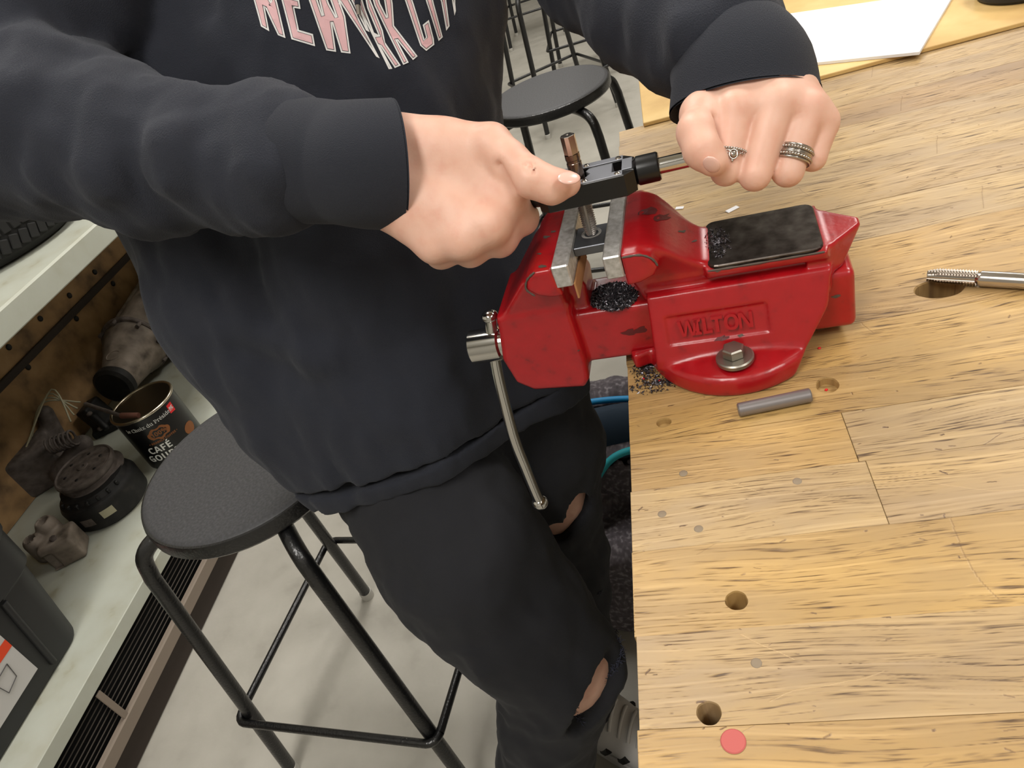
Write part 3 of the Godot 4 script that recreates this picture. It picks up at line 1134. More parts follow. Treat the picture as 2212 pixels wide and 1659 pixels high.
	# guide lug under the jaw
	g.put(Slab.new(PackedVector2Array([Vector2(-0.136, 0.06), Vector2(-0.118, 0.066), Vector2(-0.116, 0.09), Vector2(-0.122, 0.106), Vector2(-0.136, 0.108)]), 0.06, 0.022, 0.11, 0.022, 0.004, 0.004))
	var gb := MB.new()
	g.net(gb, 0.0017)
	part("moving_jaw", gb, M.red_paint, t)
	# bare edges where the paint has worn off
	for wl in [[Vector3(-0.146, 0.1335, 0.0560), Vector3(-0.154, 0.1280, 0.0566), Vector3(-0.1575, 0.1190, 0.0566), Vector3(-0.152, 0.1110, 0.0566)], [Vector3(-0.0725, 0.1325, 0.0563), Vector3(-0.058, 0.1318, 0.0563), Vector3(-0.0495, 0.1265, 0.0563), Vector3(-0.0462, 0.1190, 0.0560)], [Vector3(-0.010, 0.0950, 0.0380), Vector3(0.03, 0.0951, 0.0388), Vector3(0.079, 0.0950, 0.0385)]]:
		var wm := MB.new()
		wm.tube(arc(wl, 6), [0.0006, 0.0010, 0.0009, 0.0012, 0.0007, 0.0010, 0.0011, 0.0006, 0.0009, 0.0010, 0.0007, 0.0010, 0.0008, 0.0011, 0.0009, 0.0007, 0.0010, 0.0008, 0.0005], 8)
		part("worn_edge", wm, M.chip, t)
	# scuffs and grease where tools have struck; each pair lies on one line through the surface
	var hits := [[g, Vector3(-0.1145, 0.1859, 0.1), Vector3(-0.1375, 0.1446, 0.02), 0.004], [g, Vector3(-0.1079, 0.1891, 0.1), Vector3(-0.1298, 0.1484, 0.02), 0.003], [g, Vector3(-0.1235, 0.1735, 0.1), Vector3(-0.148, 0.1302, 0.02), 0.003], [g, Vector3(-0.1241, 0.1626, 0.1), Vector3(-0.1487, 0.1174, 0.02), 0.004], [g, Vector3(-0.0729, 0.09, 0.1), Vector3(-0.0889, 0.0325, 0.02), 0.010], [g, Vector3(-0.0635, 0.091, 0.1), Vector3(-0.0779, 0.0337, 0.02), 0.008], [g, Vector3(-0.1172, 0.0795, 0.1), Vector3(-0.1407, 0.0203, 0.02), 0.0018], [f, Vector3(-0.0306, 0.1833, 0.1), Vector3(-0.0417, 0.1312, 0), 0.009], [f, Vector3(-0.0389, 0.1906, 0.1), Vector3(-0.0517, 0.14, 0), 0.011], [f, Vector3(-0.0185, 0.1695, 0.1), Vector3(-0.027, 0.1145, 0), 0.004], [f, Vector3(-0.0119, 0.1606, 0.1), Vector3(-0.019, 0.1037, 0), 0.003], [f, Vector3(-0.0043, 0.0718, 0.1), Vector3(-0.0087, 0.0113, 0.02), 0.007], [f, Vector3(0.0095, 0.0715, 0.1), Vector3(0.0075, 0.011, 0.02), 0.004], [f, Vector3(0.0003, 0.1327, 0.1), Vector3(-0.0033, 0.0825, 0.02), 0.003], [f, Vector3(0.0419, 0.1358, 0.1), Vector3(0.0453, 0.0861, 0.02), 0.003], [g, Vector3(0.078, 0.0949, 0.1), Vector3(0.0875, 0.0382, 0.02), 0.004]]
	var srng := RandomNumberGenerator.new()
	srng.seed = 31
	for q in hits:
		var fd: Field = q[0]
		var dir: Vector3 = (q[2] - q[1]).normalized()
		var sm := MB.new()
		var sx := Vector3(1, srng.randf_range(-0.2, 0.3), 0).normalized()
		var sy := dir.cross(sx).normalized()
		var ring := []
		for k in 11:
			var an := TAU * k / 11
			var rad: float = q[3] * srng.randf_range(0.45, 1.1)
			var p: Vector3 = q[1] + sx * cos(an) * rad + sy * sin(an) * rad * 0.38
			ring.push_back(fd.hit(p, dir) - dir * 0.0003)
		var mid: Vector3 = fd.hit(q[1], dir) - dir * 0.0004
		for k in 11:
			if ring[k].distance_to(mid) > q[3] * 2.5:
				ring[k] = mid + (sx * cos(TAU * k / 11) + sy * sin(TAU * k / 11) * 0.3) * q[3] * 0.3
		for k in 11:
			sm.tri(mid, ring[k], ring[(k + 1) % 11], -dir)
		part("scuff", sm, M.chip if q[3] < 0.005 else M.grease, t)
	# jaw plates
	for s in [-0.0811, -0.1246]:
		var p := MB.new()
		p.box(Vector3(s, 0.1245, 0), Vector3(0.0148, 0.021, 0.113), 0.0012)
		part("jaw_plate", p, M.steel, t)
	# bolts and washers
	for z in [0.068, -0.068]:
		var w := MB.new()
		w.lathe([Vector2(0.006, 0.0275), Vector2(0.0145, 0.0275), Vector2(0.0157, 0.0265), Vector2(0.0157, 0.0235), Vector2(0.0, 0.0235)], Transform3D(Basis.IDENTITY, Vector3(0.0015, 0, z)), 40)
		var wp := part("washer", w, M.washer_steel, t)
		var h := MB.new()
		var hex := PackedVector2Array()
		for k in 6:
			hex.push_back(Vector2(cos(k * PI / 3 + 0.35), sin(k * PI / 3 + 0.35)) * 0.0094)
		h.prism(hex, 0.027, 0.0362, Transform3D(Basis(Vector3(1, 0, 0), Vector3(0, 0, -1), Vector3(0, 1, 0)), Vector3(0.0010, 0, z - 0.001)), 0.0011)
		part("bolt_head", h, M.washer_steel, t)
	# screw head and handle
	var sc := MB.new()
	sc.lathe([Vector2(0.0, 0.0), Vector2(0.0155, 0.0), Vector2(0.0175, 0.002), Vector2(0.0175, 0.032), Vector2(0.015, 0.034), Vector2(0.013, 0.05)], Transform3D(Basis(Vector3(0, -1, 0), Vector3(1, 0, 0), Vector3(0, 0, 1)), Vector3(-0.2535, 0.0285, 0)), 36)
	part("screw_head", sc, M.chrome, t)
	var hp := arc([Vector3(-0.222, 0.0604, 0), Vector3(-0.2287, 0.0334, 0), Vector3(-0.2361, 0.0012, 0), Vector3(-0.2431, -0.0498, 0), Vector3(-0.2491, -0.1055, 0), Vector3(-0.2504, -0.151, 0), Vector3(-0.2511, -0.1914, 0), Vector3(-0.2507, -0.2099, 0)], 5)
	var hb := MB.new()
	hb.tube(hp, [0.0063], 18)
	hb.ball(hp[-1] + Vector3(0, -0.003, 0), Vector3(0.0102, 0.0092, 0.0102))
	hb.ball(hp[0] + Vector3(0, 0.002, 0), Vector3(0.0085, 0.006, 0.0085))
	part("handle", hb, M.chrome, t, "bent shiny handle bar")
	# swarf heaped on the beam and on the bench corner
	filings("metal_filings", "dark glittering metal filings heaped on the vise beam", VISE_AT, [vt(Vector3(-0.1, 0.068, 0.008)), vt(Vector3(-0.092, 0.068, 0.016))], [Vector2(0.019, 0.018), Vector2(0.016, 0.016)], [0.0042, 0.004], 4200, 5)
	filings("metal_filings", "scattered grey filings on the bench corner by the vise base", VISE_AT, [Vector3(0.0229, 0.89, 0.5627), Vector3(0.0181, 0.89, 0.5431)], [Vector2(0.022, 0.012), Vector2(0.015, 0.015)], [0.0015, 0.0015], 700, 6)
	filings("metal_filings", "fine grey filings dusting the anvil's left end", VISE_AT, [vt(Vector3(0.0, 0.0985, 0.0))], [Vector2(0.010, 0.024)], [0.0003], 260, 8)
	var rng := RandomNumberGenerator.new()
	rng.seed = 12
	for p in [Vector3(0.0139, 0.8905, 0.5536), Vector3(0.0266, 0.8905, 0.5589), Vector3(0.1517, 0.8905, 0.5537), Vector3(0.1476, 0.8835, 0.595), Vector3(0.0115, 0.96, 0.5399)]:
		var q := MB.new()
		q.box(Vector3.ZERO, Vector3(0.0024, 0.0012, 0.0020), 0.0004, Basis(Vector3.UP, rng.randf() * 3.0))
		if p.y < 0.95:
			var o := single("paint_chip", q, M.ink_red, "tiny flake of red paint lying beside the vise", "paint chip", "red paint flakes around the vise")
			o.position = p

func filings(called: String, label: String, _at: Vector3, cs: Array, rs: Array, hs: Array, count: int, sd: int) -> void:
	var rng := RandomNumberGenerator.new()
	rng.seed = sd
	var b := MB.new()
	for k in cs.size():
		for i in count / cs.size():
			var a := rng.randf() * TAU
			var r := sqrt(rng.randf())
			if hs[k] < 0.004:
				r = pow(rng.randf(), 0.8)
			var p: Vector3 = cs[k] + Vector3(cos(a) * r * rs[k].x, 0, sin(a) * r * rs[k].y)
			p.y += (1.0 - r * r) * hs[k] * rng.randf_range(0.6, 1.0) + 0.0003
			var s := rng.randf_range(0.0004, 0.0012) if hs[k] < 0.003 else rng.randf_range(0.0006, 0.0016)
			var bs := Basis.from_euler(Vector3(rng.randf() * 6, rng.randf() * 6, rng.randf() * 6))
			var w := Vector3(s * rng.randf_range(0.8, 2.4), s * 0.35, s)
			var q := [bs * Vector3(-w.x, 0, -w.z), bs * Vector3(w.x, w.y, 0), bs * Vector3(0, 0, w.z), bs * Vector3(0, w.y * 2, 0)]
			b.tri(p + q[0], p + q[1], p + q[2], Vector3.UP)
			b.tri(p + q[0], p + q[1], p + q[3], Vector3.UP)
			b.tri(p + q[1], p + q[2], p + q[3], Vector3.UP)
		if hs[k] >= 0.004:
			b.ball(cs[k], Vector3(rs[k].x * 0.8, hs[k] * 0.7, rs[k].y * 0.8), Basis.IDENTITY, 18, 8)
	var o := single(called, b, M.filings, label, "metal filings")
	o.set_meta("kind", "stuff")

func helix_tap(b: MB, len_thread: float, r: float, pitch: float) -> void:
	# four fluted lands with ring teeth, axis along y from 0 up
	for q in 4:
		var rows := []
		var steps := int(len_thread / pitch) * 2
		for i in steps + 1:
			var y := len_thread * i / steps
			var taper := clampf(0.72 + y / len_thread * 1.2, 0.72, 1.0)
			var rr := r * taper * (1.0 if i % 2 == 0 else 0.80)
			var ring := PackedVector3Array()
			for k in 7:
				var a := q * PI / 2 + (k / 6.0 - 0.5) * 0.82
				ring.push_back(Vector3(cos(a) * rr, y, sin(a) * rr))
			rows.push_back(ring)
		for i in steps:
			for k in 6:
				b.quad(rows[i][k], rows[i][k + 1], rows[i + 1][k + 1], rows[i + 1][k], rows[i][k] * Vector3(1, 0, 1))
		for s in [-0.5, 0.5]:
			var a: float = q * PI / 2 + s * 0.82
			var d := Vector3(cos(a), 0, sin(a))
			for i in steps:
				var y0 := len_thread * i / steps
				var y1 := len_thread * (i + 1) / steps
				var t0 := clampf(0.72 + y0 / len_thread * 1.2, 0.72, 1.0) * (1.0 if i % 2 == 0 else 0.80)
				var t1 := clampf(0.72 + y1 / len_thread * 1.2, 0.72, 1.0) * (0.80 if i % 2 == 0 else 1.0)
				b.quad(d * r * 0.45 + Vector3(0, y0, 0), d * r * t0 + Vector3(0, y0, 0), d * r * t1 + Vector3(0, y1, 0), d * r * 0.45 + Vector3(0, y1, 0), Vector3(-sin(a), 0, cos(a)) * s)
	b.lathe([Vector2(0, 0), Vector2(r * 0.5, 0), Vector2(r * 0.5, len_thread)], Transform3D.IDENTITY, 16)

func make_tap(t: Node3D, body: Material, thread: Material) -> void:
	var th := MB.new()
	helix_tap(th, 0.034, 0.0065, 0.0019)
	part("threads", th, thread, t)
	var s := MB.new()
	s.lathe([Vector2(0.0035, 0.033), Vector2(0.0062, 0.037), Vector2(0.0062, 0.0655), Vector2(0.0058, 0.066), Vector2(0.0058, 0.068), Vector2(0.0062, 0.0685), Vector2(0.0062, 0.073)], Transform3D.IDENTITY, 24)
	part("shank", s, body, t)
	var q := MB.new()
	var rr := PackedVector2Array()
	for k in 4:
		for e in [-0.32, 0.32]:
			var a: float = k * PI / 2 + PI / 4 + e * 0.9
			rr.push_back(Vector2(cos(a), sin(a)) * 0.0060)
	q.prism(rr, 0.0725, 0.0885, Transform3D(Basis(Vector3(1, 0, 0), Vector3(0, 0, -1), Vector3(0, 1, 0)), Vector3.ZERO), 0.0004)
	q.lathe([Vector2(0.0016, 0.0886), Vector2(0.0012, 0.0887), Vector2(0.0, 0.0872)], Transform3D.IDENTITY, 12)
	part("square_end", q, M.bright_steel, t)

func tools() -> void:
	# steel strip being tapped
	var w := thing("steel_plate", "dark steel plate clamped between the vise jaws under the tap", "steel plate", vt(Vector3(-0.1028, 0.1245, 0.006)), VISE_TURN)
	w.scale = Vector3.ONE * VISE_SIZE
	var wb := MB.new()
	wb.box(Vector3(0, 0.002, 0), Vector3(0.0284, 0.008, 0.036), 0.0006)
	part("plate", wb, M.plate_steel, w)
	var bs := MB.new()
	bs.lathe([Vector2(0.0064, 0.0061), Vector2(0.0090, 0.0062), Vector2(0.0075, 0.0064)], Transform3D(Basis.IDENTITY, Vector3(0, 0, -0.004)), 24)
	part("hole_rim", bs, M.steel, w)
	var pad := single("wooden_shim", box_mb(Vector3(0.0016, 0.014, 0.060), 0.0003), M.wood_pad, "thin wooden shim standing against the left jaw plate", "shim")
	pad.position = vt(Vector3(-0.1162, 0.1082, 0.022))
	pad.rotation.y = VISE_TURN
	# tap standing in the plate
	var tp := thing("tap", "steel hand tap standing upright in the tap wrench", "tap", vt(Vector3(-0.1027, 0.130, 0.002)), VISE_TURN)
	tp.scale = Vector3.ONE * VISE_SIZE
	tp.rotation.y = VISE_TURN + 0.75
	tp.rotation.z = -0.04
	tp.rotation.x = -0.03
	make_tap(tp, M.tap_steel, M.thread_steel)
	# wrench; its own axes: x along the bar
	var o := vt(Vector3(-0.099, 0.1755, 0.0))
	var r := thing("tap_wrench", "black adjustable tap wrench with shiny bar handles gripped in both hands", "tap wrench", o, VISE_TURN + 0.035)
	r.scale = Vector3.ONE * VISE_SIZE
	r.rotation.z = 0.0
	var bd := MB.new()
	# frame with a window: four walls
	var face := Transform3D(Basis(Vector3(1, 0, 0), Vector3(0, 0, -1), Vector3(0, 1, 0)), Vector3.ZERO)
	bd.prism(PackedVector2Array([Vector2(-0.030, 0.0105), Vector2(0.036, 0.0105), Vector2(0.044, 0.0125), Vector2(0.036, 0.0190), Vector2(-0.030, 0.0190), Vector2(-0.038, 0.0125)]), -0.0105, 0.0085, face, 0.0008)
	bd.prism(PackedVector2Array([Vector2(-0.030, -0.0105), Vector2(-0.038, -0.0125), Vector2(-0.030, -0.0190), Vector2(0.036, -0.0190), Vector2(0.044, -0.0125), Vector2(0.036, -0.0105)]), -0.0105, 0.0085, face, 0.0008)
	bd.prism(PackedVector2Array([Vector2(0.034, -0.0118), Vector2(0.044, -0.0125), Vector2(0.044, 0.0125), Vector2(0.034, 0.0118)]), -0.0105, 0.0085, face, 0.0006)
	bd.prism(PackedVector2Array([Vector2(-0.028, -0.0118), Vector2(-0.028, 0.0118), Vector2(-0.038, 0.0125), Vector2(-0.038, -0.0125)]), -0.0105, 0.0085, face, 0.0006)
	part("frame", bd, M.black_oxide, r)
	# bright worn cover strips on top
	for s in [-1.0, 1.0]:
		var cp := MB.new()
		cp.box(Vector3(0.003, 0.0088, s * 0.0145), Vector3(0.064, 0.0008, 0.0080), 0.0003)
		part("cover_strip", cp, M.silver_jaw, r)
		for x in [-0.024, 0.004, 0.031]:
			var rv := MB.new()
			rv.lathe([Vector2(0, 0.0102), Vector2(0.0016, 0.0102), Vector2(0.0021, 0.0098), Vector2(0.0027, 0.0092)], Transform3D(Basis.IDENTITY, Vector3(x, 0, s * 0.0145)), 14)
			part("rivet", rv, M.bright_steel, r)
	for e in [[0.0385, 0.0085], [-0.0335, 0.0070]]:
		var ec := MB.new()
		ec.box(Vector3(e[0], 0.0088, 0), Vector3(e[1], 0.0008, 0.0205), 0.0003)
		part("end_cover", ec, M.silver_jaw, r)
	# sliding jaw with a V notch and the fixed jaw
	var j := MB.new()
	j.prism(PackedVector2Array([Vector2(0.006, 0.0102), Vector2(0.026, 0.0102), Vector2(0.026, -0.0102), Vector2(0.006, -0.0102), Vector2(0.0035, -0.006), Vector2(0.0075, 0.0), Vector2(0.0035, 0.006)]), -0.009, 0.0079, face, 0.0004)
	part("sliding_jaw", j, M.silver_jaw, r)
	var fj := MB.new()
	fj.prism(PackedVector2Array([Vector2(-0.028, 0.0102), Vector2(-0.012, 0.0102), Vector2(-0.0095, 0.006), Vector2(-0.0145, 0.0), Vector2(-0.0095, -0.006), Vector2(-0.012, -0.0102), Vector2(-0.028, -0.0102)]), -0.009, 0.0079, face, 0.0004)
	part("fixed_jaw", fj, M.silver_jaw, r)
	# collars and handle bars
	var ax := Basis(Vector3(0, -1, 0), Vector3(1, 0, 0), Vector3(0, 0, 1))
	for s in [1.0, -1.0]:
		var c := MB.new()
		var x0 := 0.043 if s > 0 else 0.037
		c.lathe([Vector2(0.0, 0.0), Vector2(0.0095, 0.0), Vector2(0.0118, 0.003), Vector2(0.0118, 0.019), Vector2(0.0108, 0.0205), Vector2(0.0, 0.0205)] if s > 0 else [Vector2(0.0, 0.0), Vector2(0.0110, 0.0), Vector2(0.0100, 0.012), Vector2(0.0088, 0.023), Vector2(0.0, 0.023)], Transform3D(ax if s > 0 else ax.rotated(Vector3.UP, PI), Vector3(s * x0, 0.0005, 0)), 32)
		part("collar", c, M.black_oxide, r)
		var h := MB.new()
		h.lathe([Vector2(0.0, 0.0), Vector2(0.0066, 0.0), Vector2(0.0066, 0.108), Vector2(0.0058, 0.110), Vector2(0.0, 0.110)], Transform3D(ax if s > 0 else ax.rotated(Vector3.UP, PI), Vector3(s * (x0 + 0.019), 0.0005, 0)), 26)
		part("bar", h, M.chrome, r)
	# loose steel pin and second tap
	var pn := MB.new()
	var pa := Vector3(0.0825, 0.8952, 0.6147)
	var pb := Vector3(0.1344, 0.8952, 0.6107)
	var pd := (pb - pa).normalized()
	pn.lathe([Vector2(0, 0), Vector2(0.0044, 0), Vector2(0.0052, 0.0009), Vector2(0.0052, pa.distance_to(pb) - 0.0009), Vector2(0.0044, pa.distance_to(pb)), Vector2(0, pa.distance_to(pb))], Transform3D(Basis(Vector3.UP, pd, Vector3.UP.cross(pd)), pa), 28)
	single("steel_pin", pn, M.pin_steel, "short grey steel pin lying on the bench below the vise", "steel pin")
	var ta := Vector3(0.2466, 0.8965, 0.4935)
	var tb := Vector3(0.3032, 0.8965, 0.5241)
	var td := (tb - ta).normalized()
	var t2 := thing("tap", "loose steel tap lying over the bench slot at right edge", "tap", ta)
	t2.basis = Basis(Vector3.UP.cross(td).normalized() * -1.0, td, Vector3.UP).rotated(td, 0.5).orthonormalized()
	make_tap(t2, M.bright_steel, M.bright_steel)

func box_mb(size: Vector3, bev := 0.0) -> MB:
	var b := MB.new()
	b.box(Vector3.ZERO, size, bev)
	return b

# ---------------------------------------------------------------- person
const FRONT := Vector3(0.266, 0.589, 0.763)   # up and towards the near side of the room
const SLANT := Basis(Vector3(0.948574, -0.300814, -0.098582), Vector3(0.171468, 0.750039, -0.638781), Vector3(0.266094, 0.589027, 0.763047))

func person() -> void:
	var foot := Vector3(-0.25, 0, 0.42)
	var t := thing("person", "person in a dark hoodie and torn black jeans turning the tap wrench", "person", foot)
	var back := Transform3D(Basis.IDENTITY, -foot)
	# ---- body: legs, trunk and forearms coarse, hands and head fine
	var body := MB.new()
	body.xf = back
	var f := Field.new()
	f.chain([Vector3(-0.336, 0.695, 0.3825), Vector3(-0.2685, 0.5784, 0.4686), Vector3(-0.1812, 0.4295, 0.5269), Vector3(-0.2664, 0.1901, 0.5448), Vector3(-0.285, 0.09, 0.555)], [0.09, 0.085, 0.060, 0.050, 0.036], 0.02)
	f.chain([Vector3(-0.1936, 0.6926, 0.2429), Vector3(-0.1863, 0.5819, 0.28), Vector3(-0.2008, 0.4744, 0.2894), Vector3(-0.2075, 0.3443, 0.2939), Vector3(-0.235, 0.09, 0.41)], [0.080, 0.068, 0.061, 0.050, 0.036], 0.02)
	f.chain([Vector3(-0.2786, 0.7193, 0.2913), Vector3(-0.3211, 0.9487, 0.247), Vector3(-0.285, 1.1437, 0.1887), Vector3(-0.2487, 1.2549, 0.1426)], [0.07, 0.08, 0.09, 0.08], 0.05)
	f.chain([Vector3(-0.2487, 1.2549, 0.1426), Vector3(-0.2114, 1.3057, 0.1428)], [0.055, 0.05], 0.03)
	f.chain([Vector3(-0.3754, 1.2958, 0.129), Vector3(-0.5272, 1.2105, 0.4247), Vector3(-0.3528, 1.1513, 0.4554), Vector3(-0.1837, 1.1013, 0.4901)], [0.055, 0.042, 0.038, 0.029], 0.02)
	f.chain([Vector3(-0.1062, 1.2886, 0.0669), Vector3(-0.0058, 1.1953, 0.1367), Vector3(0.0775, 1.1147, 0.3468), Vector3(0.1228, 1.0922, 0.4335)], [0.055, 0.042, 0.034, 0.028], 0.02)
	f.net(body, 0.010)
	hand_right(body)
	hand_left(body)
	head(body)
	part("body", body, M.skin, t)
	# nails
	for nd in [[Vector3(-0.0046, 1.0778, 0.5546), Vector3(0.0026, 1.0754, 0.5526), 0.0082, "thumb_nail"], [Vector3(0.0915, 1.0704, 0.5674), Vector3(0.093, 1.0641, 0.5665), 0.0066, "thumb_nail"]]:
		var nb := MB.new()
		nb.xf = back
		var ct: Vector3 = (nd[0] + nd[1]) * 0.5
		var ax: Vector3 = (nd[1] - nd[0]).normalized()
		var up: Vector3 = FRONT
		if nd[2] > 0.008:
			up = (up + Vector3(0, 0.9, 0)).normalized()
		else:
			up = (up + Vector3(-0.9, 0.0, 0.3)).normalized()
		up = (up - ax * up.dot(ax)).normalized()
		nb.ball(ct, Vector3(nd[2], 0.0018, 0.0056), Basis(ax, up, ax.cross(up)), 18, 8)
		part(nd[3], nb, M.nail, t)
	hair(t, back)
	var ho := Vector3(-0.1564, 1.3583, 0.2403)
	for sd in [-1.0, 1.0]:
		var eb := MB.new()
		eb.xf = back
		eb.ball(ho + Vector3(sd * 0.032, 0.003, 0.0805), Vector3(0.0105, 0.0062, 0.0090))
		var eye := part("eye", eb, M.eye_white, t)
		var ir := MB.new()
		ir.xf = back
		ir.ball(ho + Vector3(sd * 0.032, 0.001, 0.0872), Vector3(0.0045, 0.0045, 0.0028))
		part("iris", ir, M.hair, eye)
		var br := MB.new()
		br.xf = back
		br.tube(arc([ho + Vector3(sd * 0.014, 0.022, 0.090), ho + Vector3(sd * 0.032, 0.027, 0.084), ho + Vector3(sd * 0.050, 0.021, 0.071)], 5), [0.0028], 8)
		part("eyebrow", br, M.hair, t)
	var lp := MB.new()
	lp.xf = back
	lp.ball(ho + Vector3(0, -0.062, 0.0905), Vector3(0.021, 0.0050, 0.0078))
	part("lips", lp, M.lip, t)
	# ---- hoodie
	var h := Field.new()
	var w1 := noise(101, 1.0, 3)
	var w2 := noise(102, 1.0, 2)
	h.disp = Ripple.new()
	h.disp.parts = [[w1, Vector3(7, 4, 7), 0.010], [w2, Vector3(26, 10, 16), 0.0045], [w1, Vector3(55, 30, 40), 0.0012]]
	h.amp = 0.012
	h.grp = 0
	var rc := [Vector3(-0.3356, 1.288, 0.1605), Vector3(-0.3995, 1.1902, 0.219), Vector3(-0.4338, 1.0913, 0.2679), Vector3(-0.4249, 0.9352, 0.3329), Vector3(-0.3924, 0.8051, 0.3696), Vector3(-0.3551, 0.7099, 0.3973)]
	var lc := [Vector3(-0.1555, 1.2371, 0.1893), Vector3(-0.1921, 1.1422, 0.2099), Vector3(-0.2269, 1.0362, 0.2317), Vector3(-0.2073, 0.8671, 0.2703), Vector3(-0.1979, 0.7269, 0.2835), Vector3(-0.1996, 0.6713, 0.3139)]
	var cc := [Vector3(-0.2178, 1.2439, 0.2189), Vector3(-0.2563, 1.1353, 0.2703), Vector3(-0.2769, 0.9651, 0.3499), Vector3(-0.2801, 0.8254, 0.3803), Vector3(-0.2857, 0.7453, 0.3982)]
	h.chain(rc, [0.10, 0.105, 0.103, 0.10, 0.10, 0.098], 0.07)
	h.chain(lc, [0.10, 0.099, 0.10, 0.10, 0.098, 0.096], 0.07)
	h.chain(cc, [0.085, 0.085, 0.083, 0.085, 0.085], 0.07)
	# fold running down from the print, pocket edge
	h.chain([Vector3(-0.1876, 1.1816, 0.3024), Vector3(-0.1666, 1.1265, 0.331), Vector3(-0.1564, 1.0879, 0.3311), Vector3(-0.1369, 1.0371, 0.3307)], [0.004, 0.011, 0.012, 0.006], 0.03)
	h.chain([Vector3(-0.3559, 1.1177, 0.3449), Vector3(-0.3134, 1.0121, 0.3854), Vector3(-0.2597, 0.9376, 0.3979)], [0.006, 0.009, 0.004], 0.03)
	h.chain([Vector3(-0.4034, 0.9597, 0.431), Vector3(-0.3109, 0.9132, 0.4477), Vector3(-0.2222, 0.8962, 0.4037), Vector3(-0.1654, 0.8933, 0.3665)], [0.004, 0.008, 0.007, 0.004], 0.03)
	# hood lying round the neck
	var nk := Vector3(-0.2322, 1.2792, 0.1378)
	var hood := []
	var hr := []
	for k in 13:
		var an := TAU * k / 12
		hood.push_back(nk + Vector3(cos(an) * 0.078, -0.012 - 0.035 * sin(an), sin(an) * 0.080 - 0.012))
		hr.push_back(0.026 - 0.008 * sin(an))
	h.chain(hood, hr, 0.03)
	var hem := Vector3(-0.3082, 0.7397, 0.4431)
	var hn := Vector3(0.10, -0.953, 0.286)
	h.put(Half.new(hem - hn * 0.004, hn, 0.006))
	# sleeves
	h.grp = 1
	var sl := [Vector3(-0.3507, 1.3083, 0.15), Vector3(-0.4484, 1.2781, 0.2992), Vector3(-0.5256, 1.2169, 0.4257), Vector3(-0.441, 1.1861, 0.4397), Vector3(-0.35, 1.15, 0.462), Vector3(-0.2594, 1.1251, 0.4824), Vector3(-0.2269, 1.1216, 0.4869)]
	h.chain(sl, [0.095, 0.088, 0.080, 0.072, 0.0605, 0.053, 0.0525], 0.03)
	# creases bunched along the forearm
	for q in [[Vector3(-0.4419, 1.2505, 0.3706), Vector3(-0.4078, 1.2235, 0.4739), Vector3(-0.4403, 1.1901, 0.4953)], [Vector3(-0.4016, 1.2176, 0.3885), Vector3(-0.3797, 1.1987, 0.4899), Vector3(-0.4198, 1.1623, 0.5096)], [Vector3(-0.3637, 1.1991, 0.4027), Vector3(-0.341, 1.1808, 0.5007), Vector3(-0.3598, 1.1547, 0.5273)], [Vector3(-0.3058, 1.181, 0.4161), Vector3(-0.2873, 1.1673, 0.5041), Vector3(-0.2992, 1.1443, 0.5313)], [Vector3(-0.2368, 1.1599, 0.4346), Vector3(-0.2183, 1.1411, 0.5225), Vector3(-0.2426, 1.0923, 0.5216)]]:
		h.chain(arc(q, 4), [0.0015, 0.002, 0.003, 0.004, 0.004, 0.004, 0.003, 0.002, 0.001], 0.032)
	h.grp = 2
	h.chain([Vector3(-0.0982, 1.3018, 0.0539), Vector3(-0.0053, 1.1958, 0.1426), Vector3(0.0398, 1.1411, 0.2609), Vector3(0.0741, 1.1174, 0.3459), Vector3(0.1023, 1.1057, 0.3975), Vector3(0.1199, 1.0957, 0.4306)], [0.09, 0.066, 0.054, 0.047, 0.046, 0.046], 0.03)
	h.chain([Vector3(0.0758, 1.0959, 0.4471), Vector3(0.0922, 1.1177, 0.4573), Vector3(0.124, 1.1197, 0.4381)], [0.008, 0.010, 0.008], 0.025)
	var hb := MB.new()
	hb.xf = back
	h.net(hb, 0.0055)
	var hoodie := part("hoodie", hb, M.fleece, t)
	# cuffs: flared ribbed tubes, open at the wrist
	for cu in [[[Vector3(-0.2345, 1.1224, 0.485), Vector3(-0.2157, 1.1199, 0.4909), Vector3(-0.1811, 1.1109, 0.4963), Vector3(-0.1525, 1.1058, 0.5059), Vector3(-0.1363, 1.0992, 0.5008)], [0.048, 0.0515, 0.0490, 0.0505, 0.0515]], [[Vector3(0.1185, 1.0981, 0.4279), Vector3(0.1224, 1.0915, 0.4447), Vector3(0.1258, 1.0823, 0.4663), Vector3(0.1244, 1.0679, 0.479)], [0.042, 0.0465, 0.0505, 0.0530]]]:
		var cb := MB.new()
		cb.xf = back
		var pts := arc(cu[0], 5)
		var rad := []
		var m: int = cu[1].size()
		for i in pts.size():
			var u := float(i) / (pts.size() - 1) * (m - 1)
			var k := mini(int(u), m - 2)
			rad.push_back(lerpf(cu[1][k], cu[1][k + 1], u - k))
		cb.tube(pts, rad, 72, false, 0.94)
		# rolled rim and lining
		var inner := []
		var ir := []
		for i in 6:
			var e: Vector3 = (pts[-1] - pts[-2]).normalized()
			inner.push_back(pts[-1] + e * (0.0015 if i < 1 else 0.0) - e * 0.007 * maxf(i - 1, 0))
			ir.push_back(rad[-1] - [0.0, 0.0016, 0.0032, 0.004, 0.006, 0.008][i])
		cb.tube(inner, ir, 72, false, 0.94)
		part("cuff", cb, M.rib_knit, hoodie)
	# hem band
	var hf := Field.new()
	hf.disp = h.disp
	hf.amp = 0.012
	hf.chain(rc, [0.10, 0.105, 0.105, 0.102, 0.101, 0.099], 0.07)
	hf.chain(lc, [0.10, 0.10, 0.10, 0.101, 0.099, 0.097], 0.07)
	hf.chain(cc, [0.085, 0.085, 0.085, 0.087, 0.086], 0.07)
	hf.put(Half.new(hem + hn * 0.027, hn, 0.006))
